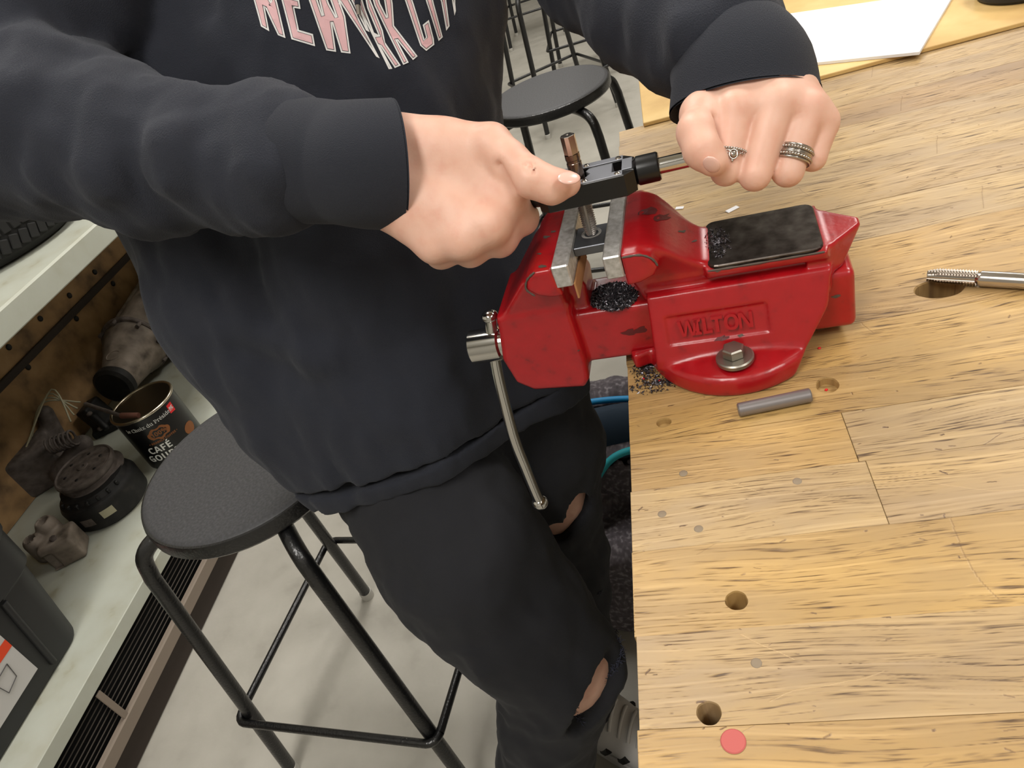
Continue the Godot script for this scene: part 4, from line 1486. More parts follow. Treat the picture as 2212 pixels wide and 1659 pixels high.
	hf.put(Half.new(hem - hn * 0.003, -hn, 0.004))
	var hm := MB.new()
	hm.xf = back
	hf.net(hm, 0.005, AABB(Vector3(-0.6, 0.6, 0.05), Vector3(0.6, 0.3, 0.5)))
	part("hem_band", hm, M.rib_knit, hoodie)
	chest_print(h, hoodie, back)
	# draw cord
	var dc := MB.new()
	dc.xf = back
	var c0 := h.hit(Vector3(-0.1435, 1.2188, 0.3959), Vector3(0.3293, 0.1473, 0.9327) * -1.0) + Vector3(0.3293, 0.1473, 0.9327) * 0.004
	var c1 := h.hit(Vector3(-0.1465, 1.2007, 0.4109), Vector3(0.3293, 0.1473, 0.9327) * -1.0) + Vector3(0.3293, 0.1473, 0.9327) * 0.004
	var c2 := h.hit(Vector3(-0.1469, 1.1941, 0.4162), Vector3(0.3293, 0.1473, 0.9327) * -1.0) + Vector3(0.3293, 0.1473, 0.9327) * 0.004
	dc.tube([c0, c1], [0.0026], 12)
	var cord := part("draw_cord", dc, M.fleece, hoodie)
	var ag := MB.new()
	ag.xf = back
	ag.tube([c1, c2], [0.0022, 0.0019], 12)
	part("cord_tip", ag, M.silver, cord if false else hoodie)
	# ---- jeans
	var j := Field.new()
	j.disp = Ripple.new()
	j.disp.parts = [[w2, Vector3(16, 9, 16), 0.006], [w1, Vector3(30, 24, 30), 0.0025]]
	j.amp = 0.008
	j.chain([Vector3(-0.3235, 0.7104, 0.3793), Vector3(-0.2703, 0.5837, 0.4651), Vector3(-0.2234, 0.4933, 0.5055), Vector3(-0.1836, 0.4269, 0.5297), Vector3(-0.2293, 0.3221, 0.5414), Vector3(-0.2681, 0.1961, 0.5473), Vector3(-0.285, 0.11, 0.555)], [0.108, 0.107, 0.092, 0.078, 0.070, 0.069, 0.058], 0.02)
	j.chain([Vector3(-0.1954, 0.7013, 0.263), Vector3(-0.185, 0.5852, 0.2836), Vector3(-0.2009, 0.4784, 0.2928), Vector3(-0.2064, 0.3482, 0.297), Vector3(-0.235, 0.11, 0.41)], [0.10, 0.088, 0.073, 0.065, 0.055], 0.02)
	j.chain([Vector3(-0.3252, 0.742, 0.3424), Vector3(-0.2041, 0.7192, 0.2522)], [0.09, 0.09], 0.04)
	# rucked cloth behind the knee
	for q in [[Vector3(-0.2587, 0.4479, 0.5725), Vector3(-0.2186, 0.4262, 0.5818), Vector3(-0.1757, 0.4075, 0.5748)], [Vector3(-0.2735, 0.4029, 0.573), Vector3(-0.2263, 0.399, 0.5858), Vector3(-0.1879, 0.384, 0.5774)], [Vector3(-0.3343, 0.5886, 0.5295), Vector3(-0.28, 0.5902, 0.5553), Vector3(-0.2523, 0.586, 0.5554)], [Vector3(-0.3145, 0.5549, 0.5421), Vector3(-0.2632, 0.5512, 0.5664), Vector3(-0.2358, 0.5451, 0.5681)]]:
		j.chain(q, [0.006, 0.008, 0.004], 0.018)
	# torn knees
	j.carve(Cap.new(Vector3(-0.0916, 0.4615, 0.543), Vector3(-0.138, 0.4266, 0.5953), 0.022, 0.030, 0.006))
	j.carve(Cap.new(Vector3(-0.1385, 0.4247, 0.5944), Vector3(-0.1562, 0.4062, 0.6017), 0.029, 0.024, 0.006))
	j.carve(Cap.new(Vector3(-0.1523, 0.5137, 0.3273), Vector3(-0.1804, 0.4881, 0.3569), 0.024, 0.022, 0.006))
	var jb := MB.new()
	jb.xf = back
	j.net(jb, 0.0055)
	var jeans := part("jeans", jb, M.black_denim, t)
	# frayed threads on the tear
	var rng := RandomNumberGenerator.new()
	rng.seed = 44
	var fr := MB.new()
	fr.xf = back
	var edge := [Vector3(-0.0933, 0.4666, 0.5396), Vector3(-0.0957, 0.4541, 0.5567), Vector3(-0.1103, 0.4479, 0.5732), Vector3(-0.1306, 0.4459, 0.5883), Vector3(-0.1515, 0.4413, 0.5991), Vector3(-0.1627, 0.4307, 0.6047), Vector3(-0.1564, 0.4047, 0.6095)]
	var el := arc(edge, 12)
	for i in el.size():
		for k in 5:
			var p: Vector3 = j.hit(el[i] + FRONT * 0.05, -FRONT)
			var d := Vector3(rng.randf_range(-1, 1), rng.randf_range(-1, 0.6), rng.randf_range(-1, 1)).normalized() * 0.006
			p += Vector3(rng.randf_range(-1, 1), rng.randf_range(-1, 1), rng.randf_range(-1, 1)) * 0.0025
			fr.tube([p, p + d * 0.5 + Vector3(0, 0.001, 0.001), p + d], [0.0005, 0.0005, 0.0003], 4, false)
	part("frayed_edge", fr, M.fray, jeans).set_meta("kind", "stuff")
	shoe(t, back, Vector3(-0.235, 0, 0.41), 0.5)
	shoe(t, back, Vector3(-0.285, 0, 0.555), 0.25)
	rings(t, back)

func head(body: MB) -> void:
	var o := Vector3(-0.1564, 1.3583, 0.2403)
	var f := Field.new()
	f.ell(o, Vector3(0.074, 0.108, 0.09), Basis.IDENTITY, 0.02)
	f.ell(o + Vector3(0, -0.055, 0.035), Vector3(0.052, 0.055, 0.06), Basis.IDENTITY, 0.03)
	f.cap(o + Vector3(0, 0.0, 0.088), o + Vector3(0, -0.03, 0.105), 0.007, 0.011, 0.01)
	for s in [-1.0, 1.0]:
		f.ell(o + Vector3(s * 0.075, -0.005, 0.0), Vector3(0.012, 0.03, 0.018), Basis.IDENTITY, 0.006)
		f.carve(Ell.new(o + Vector3(s * 0.032, 0.005, 0.098), Vector3(0.017, 0.011, 0.016), Basis.IDENTITY, 0.012))
		f.ell(o + Vector3(s * 0.032, 0.004, 0.078), Vector3(0.012, 0.010, 0.010), Basis.IDENTITY, 0.003)
	f.ell(o + Vector3(0, -0.062, 0.089), Vector3(0.022, 0.006, 0.008), Basis.IDENTITY, 0.006)
	f.cap(o + Vector3(0, -0.06, -0.01), Vector3(-0.2294, 1.2827, 0.1406), 0.05, 0.055, 0.03)
	f.net(body, 0.006)

func hair(t: Node3D, back: Transform3D) -> void:
	var o := Vector3(-0.1564, 1.3583, 0.2403)
	var f := Field.new()
	f.ell(o + Vector3(0, 0.03, -0.022), Vector3(0.086, 0.103, 0.098), Basis.IDENTITY, 0.02)
	for s in [-1.0, 1.0]:
		f.cap(o + Vector3(s * 0.07, 0.02, -0.02), o + Vector3(s * 0.075, -0.16, -0.04), 0.03, 0.024, 0.03)
	f.carve(Ell.new(o + Vector3(0, -0.03, 0.10), Vector3(0.06, 0.085, 0.08), Basis.IDENTITY, 0.02))
	var b := MB.new()
	b.xf = back
	f.net(b, 0.007)
	part("hair", b, M.hair, t)

# right hand: back towards the camera, thumb laid along the wrench, fingers curled round the bar
func hand_right(body: MB) -> void:
	var f := Field.new()
	# metacarpals fan out from the wrist
	var wr := [Vector3(-0.1527, 1.115, 0.4897), Vector3(-0.1542, 1.1079, 0.5035), Vector3(-0.1569, 1.0975, 0.5113), Vector3(-0.16, 1.086, 0.512)]
	var mc := [Vector3(-0.0552, 1.0616, 0.5231), Vector3(-0.0685, 1.0521, 0.543), Vector3(-0.0908, 1.0475, 0.5478), Vector3(-0.1155, 1.0462, 0.5429)]
	for i in 4:
		f.cap(wr[i], mc[i], 0.0172, [0.0150, 0.0142, 0.0132, 0.0125][i], 0.016)
	f.cap(Vector3(-0.1876, 1.1072, 0.4948), Vector3(-0.1499, 1.0953, 0.5039), 0.029, 0.030, 0.02)
	f.ell(Vector3(-0.1066, 1.0785, 0.5096), Vector3(0.050, 0.036, 0.019), SLANT.rotated(FRONT, -0.32), 0.016)
	# thumb side: ball of the thumb and web
	f.cap(Vector3(-0.1396, 1.1162, 0.4921), Vector3(-0.0574, 1.0965, 0.5062), 0.0215, 0.0152, 0.018)
	f.cap(Vector3(-0.0954, 1.0976, 0.4989), Vector3(-0.0609, 1.0714, 0.5163), 0.020, 0.012, 0.014)
	# thumb
	f.chain([Vector3(-0.0561, 1.0971, 0.5092), Vector3(-0.0442, 1.0875, 0.5216), Vector3(-0.0292, 1.0751, 0.5351), Vector3(-0.0167, 1.0673, 0.5381), Vector3(-0.0056, 1.0646, 0.535)], [0.0152, 0.0132, 0.0132, 0.0122, 0.0092], 0.006)
	# fingers: proximal, middle and end joints wrap under the bar
	var prox := [Vector3(-0.052, 1.0368, 0.5111), Vector3(-0.0702, 1.0307, 0.526), Vector3(-0.0947, 1.0289, 0.5294), Vector3(-0.1205, 1.0289, 0.524)]
	var mid := [Vector3(-0.0721, 1.0211, 0.4895), Vector3(-0.0904, 1.0208, 0.4961), Vector3(-0.1145, 1.0208, 0.4993), Vector3(-0.1362, 1.0241, 0.4991)]
	var tip := [Vector3(-0.0845, 1.039, 0.4787), Vector3(-0.1033, 1.0373, 0.48), Vector3(-0.1258, 1.0369, 0.483), Vector3(-0.1446, 1.0371, 0.4841)]
	for i in 4:
		var r: float = [0.0120, 0.0122, 0.0114, 0.0100][i]
		f.chain([mc[i], prox[i], mid[i], tip[i]], [r * 1.12, r, r * 0.9, r * 0.75], 0.011)
	# creases across the thumb joint, fold between thumb and palm
	for q in [[Vector3(-0.029, 1.0886, 0.5384), Vector3(-0.0305, 1.0857, 0.5465)], [Vector3(-0.0263, 1.0874, 0.5388), Vector3(-0.0276, 1.0839, 0.5474)], [Vector3(-0.0234, 1.0854, 0.5393), Vector3(-0.025, 1.0821, 0.5482)]]:
		f.carve(Cap.new(q[0], q[1], 0.0010, 0.0008, 0.0014))
	f.carve(Cap.new(Vector3(-0.0495, 1.0892, 0.532), Vector3(-0.0464, 1.0742, 0.5405), 0.0018, 0.0020, 0.008))
	# room for the bar
	f.carve(Cap.new(vt(Vector3(-0.30, 0.176, 0.007)), vt(Vector3(-0.12, 0.176, 0.0008)), 0.0064, 0.0064, 0.001))
	f.carve(RBox.new(vt(Vector3(-0.096, 0.1747, 0.0)), Vector3(0.042, 0.0100, 0.0193) * VISE_SIZE, 0.001, Basis(Vector3.UP, VISE_TURN + 0.035), 0.001))
	f.carve(Cap.new(vt(Vector3(-0.160, 0.176, 0.002)), vt(Vector3(-0.13, 0.176, 0.001)), 0.0098 * VISE_SIZE, 0.0112 * VISE_SIZE, 0.001))
	f.net(body, 0.0017)

# left hand: fist over the bar, thumb tucked at the side
func hand_left(body: MB) -> void:
	var f := Field.new()
	var wr := [Vector3(0.1151, 1.0917, 0.4694), Vector3(0.1228, 1.0945, 0.475), Vector3(0.132, 1.0928, 0.4757), Vector3(0.1415, 1.0866, 0.4719)]
	var mc := [Vector3(0.1154, 1.0801, 0.5188), Vector3(0.1409, 1.0777, 0.5196), Vector3(0.1601, 1.067, 0.5173), Vector3(0.1698, 1.0541, 0.516)]
	var pip := [Vector3(0.1019, 1.0502, 0.544), Vector3(0.1198, 1.0437, 0.548), Vector3(0.1416, 1.038, 0.5422), Vector3(0.1599, 1.0378, 0.5307)]
	var dip := [Vector3(0.1023, 1.0377, 0.5168), Vector3(0.122, 1.0304, 0.5195), Vector3(0.1443, 1.0263, 0.5149), Vector3(0.1623, 1.0273, 0.5065)]
	var tip := [Vector3(0.1081, 1.0477, 0.4953), Vector3(0.1264, 1.0422, 0.4958), Vector3(0.1455, 1.038, 0.4949), Vector3(0.1627, 1.0374, 0.4946)]
	for i in 4:
		f.cap(wr[i], mc[i], 0.018, [0.0135, 0.0135, 0.0125, 0.0112][i], 0.014)
	f.ell(Vector3(0.1348, 1.0796, 0.4902), Vector3(0.036, 0.030, 0.018), SLANT, 0.014)
	f.cap(Vector3(0.1212, 1.0951, 0.4358), Vector3(0.129, 1.0883, 0.4711), 0.027, 0.029, 0.02)
	for i in 4:
		var r: float = [0.0102, 0.0104, 0.0103, 0.0088][i]
		f.chain([mc[i], pip[i], dip[i], tip[i]], [r * 1.28, r, r * 0.95, r * 0.8], 0.0022)
	# thumb
	f.chain([Vector3(0.1051, 1.0777, 0.4837), Vector3(0.0933, 1.0804, 0.5119), Vector3(0.0876, 1.0785, 0.5363), Vector3(0.0889, 1.0702, 0.5488), Vector3(0.0942, 1.0628, 0.554)], [0.0145, 0.0140, 0.0126, 0.0118, 0.0094], 0.006)
	f.cap(Vector3(0.1043, 1.078, 0.4916), Vector3(0.1119, 1.071, 0.5087), 0.015, 0.012, 0.012)
	f.carve(Cap.new(Vector3(0.0989, 1.083, 0.5335), Vector3(0.0992, 1.0733, 0.5435), 0.0018, 0.0026, 0.006))
	f.carve(Cap.new(vt(Vector3(-0.04, 0.176, -0.002)), vt(Vector3(0.10, 0.176, -0.007)), 0.0064, 0.0064, 0.001))
	f.net(body, 0.0016)

# letters of the chest print, cut into small tiles and laid on the cloth
func chest_print(h: Field, hoodie: Node3D, back: Transform3D) -> void:
	var o := Vector3(-0.1434, 1.1836, 0.423)
	var sx := Vector3(0.9047, -0.3319, -0.267)
	var ty := Vector3(0.2703, 0.9317, -0.2426)
	var nn := Vector3(0.3293, 0.1473, 0.9327)
	var glyphs := {
		"letter_n": [[Vector2(-0.0983, 0.0369), Vector2(-0.0948, 0.0189), Vector2(-0.0911, 0.0011), Vector2(-0.0840, -0.0028), Vector2(-0.0861, 0.0171), Vector2(-0.0768, -0.0059), Vector2(-0.0703, -0.0082), Vector2(-0.0743, 0.0190), Vector2(-0.0778, 0.0371), Vector2(-0.0827, 0.0370), Vector2(-0.0800, 0.0208), Vector2(-0.0894, 0.0370)]],
		"letter_e": [[Vector2(-0.0729, 0.0371), Vector2(-0.0700, 0.0190), Vector2(-0.0652, -0.0091), Vector2(-0.0452, -0.0147), Vector2(-0.0460, -0.0050), Vector2(-0.0578, -0.0017), Vector2(-0.0599, 0.0156), Vector2(-0.0545, 0.0147), Vector2(-0.0549, 0.0219), Vector2(-0.0609, 0.0233), Vector2(-0.0625, 0.0372)]],
		"letter_w": [[Vector2(-0.0511, 0.0374), Vector2(-0.0461, 0.0192), Vector2(-0.0359, -0.0180), Vector2(-0.0275, -0.0193), Vector2(-0.0288, 0.0035), Vector2(-0.0232, -0.0198), Vector2(-0.0150, -0.0207), Vector2(-0.0169, 0.0090), Vector2(-0.0200, 0.0193), Vector2(-0.0260, 0.0376), Vector2(-0.0331, 0.0375), Vector2(-0.0251, 0.0093), Vector2(-0.0300, 0.0193), Vector2(-0.0355, 0.0375), Vector2(-0.0411, 0.0375), Vector2(-0.0363, 0.0108), Vector2(-0.0386, 0.0192), Vector2(-0.0431, 0.0374)]],
		"letter_y": [[Vector2(-0.0269, 0.0294), Vector2(-0.0198, 0.0193), Vector2(0.0074, -0.0234), Vector2(0.0103, -0.0247), Vector2(-0.0043, 0.0052), Vector2(-0.0105, 0.0194), Vector2(-0.0157, 0.0295)]],
		"letter_o": [[Vector2(-0.0134, 0.0323), Vector2(-0.0103, 0.0212), Vector2(0.0001, -0.0020), Vector2(0.0032, -0.0035), Vector2(-0.0035, 0.0166), Vector2(-0.0056, 0.0324)]],
		"letter_r": [[Vector2(-0.0024, 0.0287), Vector2(0.0006, 0.0157), Vector2(0.0078, -0.0062), Vector2(0.0107, -0.0058), Vector2(0.0027, 0.0157), Vector2(0.0014, 0.0250), Vector2(0.0051, 0.0250), Vector2(0.0150, -0.0023), Vector2(0.0162, -0.0118), Vector2(0.0287, -0.0307), Vector2(0.0232, -0.0328), Vector2(0.0111, -0.0138), Vector2(0.0210, -0.0334), Vector2(0.0177, -0.0337), Vector2(-0.0035, 0.0138), Vector2(-0.0063, 0.0287)]],
		"letter_k": [[Vector2(0.0065, 0.0288), Vector2(0.0091, 0.0176), Vector2(0.0309, -0.0302), Vector2(0.0360, -0.0283), Vector2(0.0267, -0.0096), Vector2(0.0401, -0.0264), Vector2(0.0448, -0.0234), Vector2(0.0253, 0.0018), Vector2(0.0254, 0.0195), Vector2(0.0242, 0.0289), Vector2(0.0173, 0.0289), Vector2(0.0192, 0.0093), Vector2(0.0143, 0.0195), Vector2(0.0121, 0.0288)]],
		"letter_c": [[Vector2(0.0324, 0.0355), Vector2(0.0374, 0.0196), Vector2(0.0480, -0.0147), Vector2(0.0534, -0.0192), Vector2(0.0615, -0.0141), Vector2(0.0613, -0.0091), Vector2(0.0574, 0.0065), Vector2(0.0515, 0.0024), Vector2(0.0539, -0.0077), Vector2(0.0525, -0.0098), Vector2(0.0443, 0.0196), Vector2(0.0414, 0.0290), Vector2(0.0448, 0.0337), Vector2(0.0489, 0.0300), Vector2(0.0543, 0.0319), Vector2(0.0492, 0.0375), Vector2(0.0367, 0.0383)]],
		"letter_i": [[Vector2(0.0523, 0.0347), Vector2(0.0563, 0.0197), Vector2(0.0659, -0.0111), Vector2(0.0702, -0.0079), Vector2(0.0629, 0.0197), Vector2(0.0597, 0.0348)]],
		"letter_t": [[Vector2(0.0639, 0.0348), Vector2(0.0699, 0.0217), Vector2(0.0739, -0.0025), Vector2(0.0773, 0.0014), Vector2(0.0752, 0.0198), Vector2(0.0744, 0.0284), Vector2(0.0798, 0.0293), Vector2(0.0789, 0.0350)]],
		"second_letter_y": [[Vector2(0.0789, 0.0340), Vector2(0.0810, 0.0198), Vector2(0.0824, 0.0102), Vector2(0.0840, 0.0141), Vector2(0.0837, 0.0199), Vector2(0.0843, 0.0341)]],
	}
	for k in glyphs:
		var b := MB.new()
		b.xf = back
		var poly := PackedVector2Array(glyphs[k][0])
		for layer in [[0.0, 0.0006, Color(0.78, 0.77, 0.76)], [-0.0014, 0.0009, Color(0.03, 0.03, 0.035)], [-0.0018, 0.0012, Color(0.74, 0.45, 0.47)]]:
			b.col = layer[2]
			for pg in Geometry2D.offset_polygon(poly, layer[0], Geometry2D.JOIN_MITER):
				var lo: Vector2 = pg[0]
				var hi: Vector2 = pg[0]
				for q in pg:
					lo = lo.min(q)
					hi = hi.max(q)
				var s := 0.007
				for ix in range(int(floor(lo.x / s)), int(ceil(hi.x / s))):
					for iy in range(int(floor(lo.y / s)), int(ceil(hi.y / s))):
						var cell := PackedVector2Array([Vector2(ix, iy) * s, Vector2(ix + 1, iy) * s, Vector2(ix + 1, iy + 1) * s, Vector2(ix, iy + 1) * s])
						for piece in Geometry2D.intersect_polygons(pg, cell):
							var tr := Geometry2D.triangulate_polygon(piece)
							var pts := PackedVector3Array()
							for q in piece:
								pts.push_back(h.hit(o + sx * q.x + ty * q.y, -nn) + nn * layer[1])
							for m in range(0, tr.size(), 3):
								b.tri(pts[tr[m]], pts[tr[m + 1]], pts[tr[m + 2]], nn)
		part(k.replace("second_", ""), b, M.print, hoodie)

func shoe(t: Node3D, back: Transform3D, at: Vector3, turn: float) -> void:
	# sole, upper, laces; toe along the turned x axis
	var bs := Basis(Vector3.UP, -turn)
	var up := Field.new()
	var w := func(p: Vector3): return at + bs * p
	up.chain([w.call(Vector3(-0.05, 0.055, 0)), w.call(Vector3(0.03, 0.058, 0)), w.call(Vector3(0.10, 0.045, 0)), w.call(Vector3(0.165, 0.035, 0.004))], [0.040, 0.043, 0.040, 0.028], 0.02)
	up.cap(w.call(Vector3(-0.03, 0.06, 0)), w.call(Vector3(-0.01, 0.115, 0)), 0.04, 0.043, 0.02)
	up.put(Half.new(at + Vector3(0, 0.022, 0), Vector3.DOWN, 0.004))
	up.put(Half.new(at + Vector3(0, 0.125, 0), Vector3.UP, 0.004))
	var b := MB.new()
	b.xf = back
	up.net(b, 0.005)
	var s := part("shoe", b, M.shoe_white, t, "pale grey lace-up sneaker")
	var so := MB.new()
	so.xf = back
	var ol := PackedVector2Array()
	for k in 28:
		var a := TAU * k / 28
		ol.push_back(Vector2(0.055 + cos(a) * 0.145, sin(a) * (0.043 + 0.006 * cos(a))))
	so.prism(ol, 0.001, 0.028, Transform3D(Basis(bs * Vector3(1, 0, 0), bs * Vector3(0, 0, -1), Vector3(0, 1, 0)), at), 0.003)
	part("sole", so, M.shoe_white, s)
	for k in 5:
		var st := MB.new()
		st.xf = back
		var x := -0.03 + k * 0.034
		for sd in [-1.0, 1.0]:
			st = MB.new()
			st.xf = back
			var p0 := up.hit(at + bs * Vector3(x, 0.03, sd * 0.09), bs * Vector3(0, 0.0, -sd))
			var p1 := up.hit(at + bs * Vector3(x + 0.022, 0.062, sd * 0.09), bs * Vector3(0, 0.0, -sd))
			st.tube([p0, (p0 + p1) * 0.5 + bs * Vector3(0, 0, sd * 0.003), p1], [0.006], 8, true)
			part("side_stripe", st, M.shoe_black, s)
	for k in 5:
		var lc := MB.new()
		lc.xf = back
		var x := 0.035 + k * 0.017
		var pts := []
		for i in 7:
			var a := (i / 6.0 - 0.5) * 2.0
			pts.push_back(up.hit(at + bs * Vector3(x + a * 0.006, 0.16, a * 0.026), Vector3.DOWN) + Vector3(0, 0.002, 0))
		lc.tube(pts, [0.0032], 8, true)
		part("lace", lc, M.shoe_white, s)

func rings(t: Node3D, back: Transform3D) -> void:
	# [centre of finger section, axis along finger, radius, bands]
	var ia := (Vector3(0.1019, 1.0502, 0.544) - Vector3(0.1154, 1.0801, 0.5188)).normalized()
	var ra := (Vector3(0.1416, 1.038, 0.5422) - Vector3(0.1601, 1.067, 0.5173)).normalized()
	var spec := [[Vector3(0.106, 1.0587, 0.5367), ia, 0.0116, true], [Vector3(0.1478, 1.047, 0.5344), ra, 0.0116, false], [Vector3(0.1455, 1.044, 0.5375), ra, 0.0116, false]]
	for q in spec:
		var b := MB.new()
		b.xf = back
		var ct: Vector3 = q[0]
		var ax: Vector3 = q[1]
		var out := FRONT
		out = (out - ax * out.dot(ax)).normalized()
		var sd := ax.cross(out)
		var loop := []
		for k in 37:
			var a := TAU * k / 36
			loop.push_back(ct + out * cos(a) * q[2] + sd * sin(a) * q[2])
		if q[3]:
			b.tube(loop, [0.0007], 8, false)
			for k in 44:
				var a := TAU * k / 44
				b.ball(ct + (out * cos(a) + sd * sin(a)) * (q[2] + 0.0004), Vector3.ONE * 0.00105, Basis.IDENTITY, 8, 6)
			# crown of scrolls with a set stone
			for s in [-1.0, 1.0]:
				for e in [[0.32, 0.0026, 0.0019], [0.62, 0.0018, 0.0015], [0.16, 0.0014, 0.0011]]:
					var c: Vector3 = ct + (out * cos(e[0] * s) + sd * sin(e[0] * s)) * (q[2] + 0.0004) + ax * e[1]
					var lp := []
					var n0: Vector3 = (c - ct - ax * e[1]).normalized()
					var n1: Vector3 = ax.cross(n0)
					for k in 15:
						var a := TAU * k / 12
						var rr: float = e[2] * (1.0 - k * 0.045)
						lp.push_back(c + ax * cos(a) * rr + n1 * sin(a) * rr)
					b.tube(lp, [0.0004], 6, true)
			var sc: Vector3 = ct + out * (q[2] + 0.0006) + ax * 0.0040
			var rg := []
			for k in 21:
				var a := TAU * k / 20
				rg.push_back(sc + ax * cos(a) * 0.0031 + sd * sin(a) * 0.0027)
			b.tube(rg, [0.0006], 8, false)
			b.ball(sc, Vector3(0.0022, 0.0014, 0.0022), Basis(ax, out, sd), 12, 8)
			b.ball(sc + ax * 0.0042, Vector3(0.0012, 0.0008, 0.0010), Basis(ax, out, sd), 8, 6)
		else:
			for e in [-0.0019, 0.0019]:
				var lp := []
				for p in loop:
					lp.push_back(p + ax * e)
				b.tube(lp, [0.0009], 8, false)
			b.tube(loop, [0.0011], 8, false)
			for k in 38:
				var a := TAU * k / 38
				b.ball(ct + (out * cos(a) + sd * sin(a)) * (q[2] + 0.0008), Vector3(0.0013, 0.0009, 0.0010), Basis(sd * cos(a) - out * sin(a), out * cos(a) + sd * sin(a), ax), 8, 6)
		part("ring", b, M.silver, t, "silver ring with a beaded crown and round stone" if q[3] else "silver ring with beaded band")

# ---------------------------------------------------------------- stools
func make_stool(label: String, at: Vector3, turn_deg: float) -> Node3D:
	var t := thing("stool", label, "stool", at, 0.0, "black round shop stools")
	var s := MB.new()
	s.lathe([Vector2(0.0, 0.670), Vector2(0.158, 0.670), Vector2(0.165, 0.6685), Vector2(0.1695, 0.665), Vector2(0.1715, 0.659), Vector2(0.1715, 0.648), Vector2(0.169, 0.643), Vector2(0.160, 0.641), Vector2(0.0, 0.641)], Transform3D.IDENTITY, 72)
	part("seat", s, M.seat_vinyl, t)
	var rb := MB.new()
	rb.lathe([Vector2(0.1655, 0.6672), Vector2(0.1705, 0.6655), Vector2(0.1728, 0.659), Vector2(0.1728, 0.645), Vector2(0.170, 0.641), Vector2(0.166, 0.640)], Transform3D.IDENTITY, 72)
	part("seat_rim", rb, M.black_tube, t)
	var leg := MB.new()
	leg.tube(arc([Vector3(0.06, 0.630, 0), Vector3(0.15, 0.630, 0), Vector3(0.196, 0.615, 0), Vector3(0.212, 0.578, 0), Vector3(0.222, 0.5, 0), Vector3(0.277, 0.018, 0)], 6), [0.0123], 16)
	var lm := leg.mesh()
	var cap := MB.new()
	cap.lathe([Vector2(0, 0.0), Vector2(0.0135, 0.0), Vector2(0.0145, 0.004), Vector2(0.0145, 0.02), Vector2(0.0125, 0.022)], Transform3D(Basis.IDENTITY, Vector3(0.2785, 0.0, 0)), 18)
	var cm := cap.mesh()
	for k in 4:
		var tr := Transform3D(Basis(Vector3.UP, -deg_to_rad(turn_deg + 90.0 * k)), Vector3.ZERO)
		share("leg", lm, M.black_tube, t, tr)
		share("foot_cap", cm, M.foot_cap, t, tr)
	var ring := []
	var rl := 0.2555
	for k in 4:
		var a := deg_to_rad(turn_deg + 90.0 * k)
		for e in [-0.75, -0.35, 0.0, 0.35, 0.75]:
			var d := Vector3(cos(a + e), 0, sin(a + e))
			ring.push_back(Vector3(cos(a) * rl, 0.205, sin(a) * rl) + d * 0.0195)
	ring.push_back(ring[0])
	var r := MB.new()
	r.tube(ring, [0.0072], 12, false)
	part("foot_ring", r, M.black_tube, t)
	return t

func stools() -> void:
	make_stool("black round stool nearest the camera, beside the person's leg", Vector3(-0.618, 0, 0.297), 53.0)
	make_stool("black round stool standing behind the vise and hoodie", Vector3(-0.234, 0, -1.025), 55.0)
	make_stool("black stool in the back, legs seen right behind the second stool's seat", Vector3(-0.428, 0, -2.784), 18.0)
	make_stool("second black stool from the back, mostly hidden by the left sleeve", Vector3(-0.31, 0, -3.45), 45.0)
	make_stool("farthest black stool, only legs showing beside the hoodie", Vector3(-0.70, 0, -4.55), 45.0)

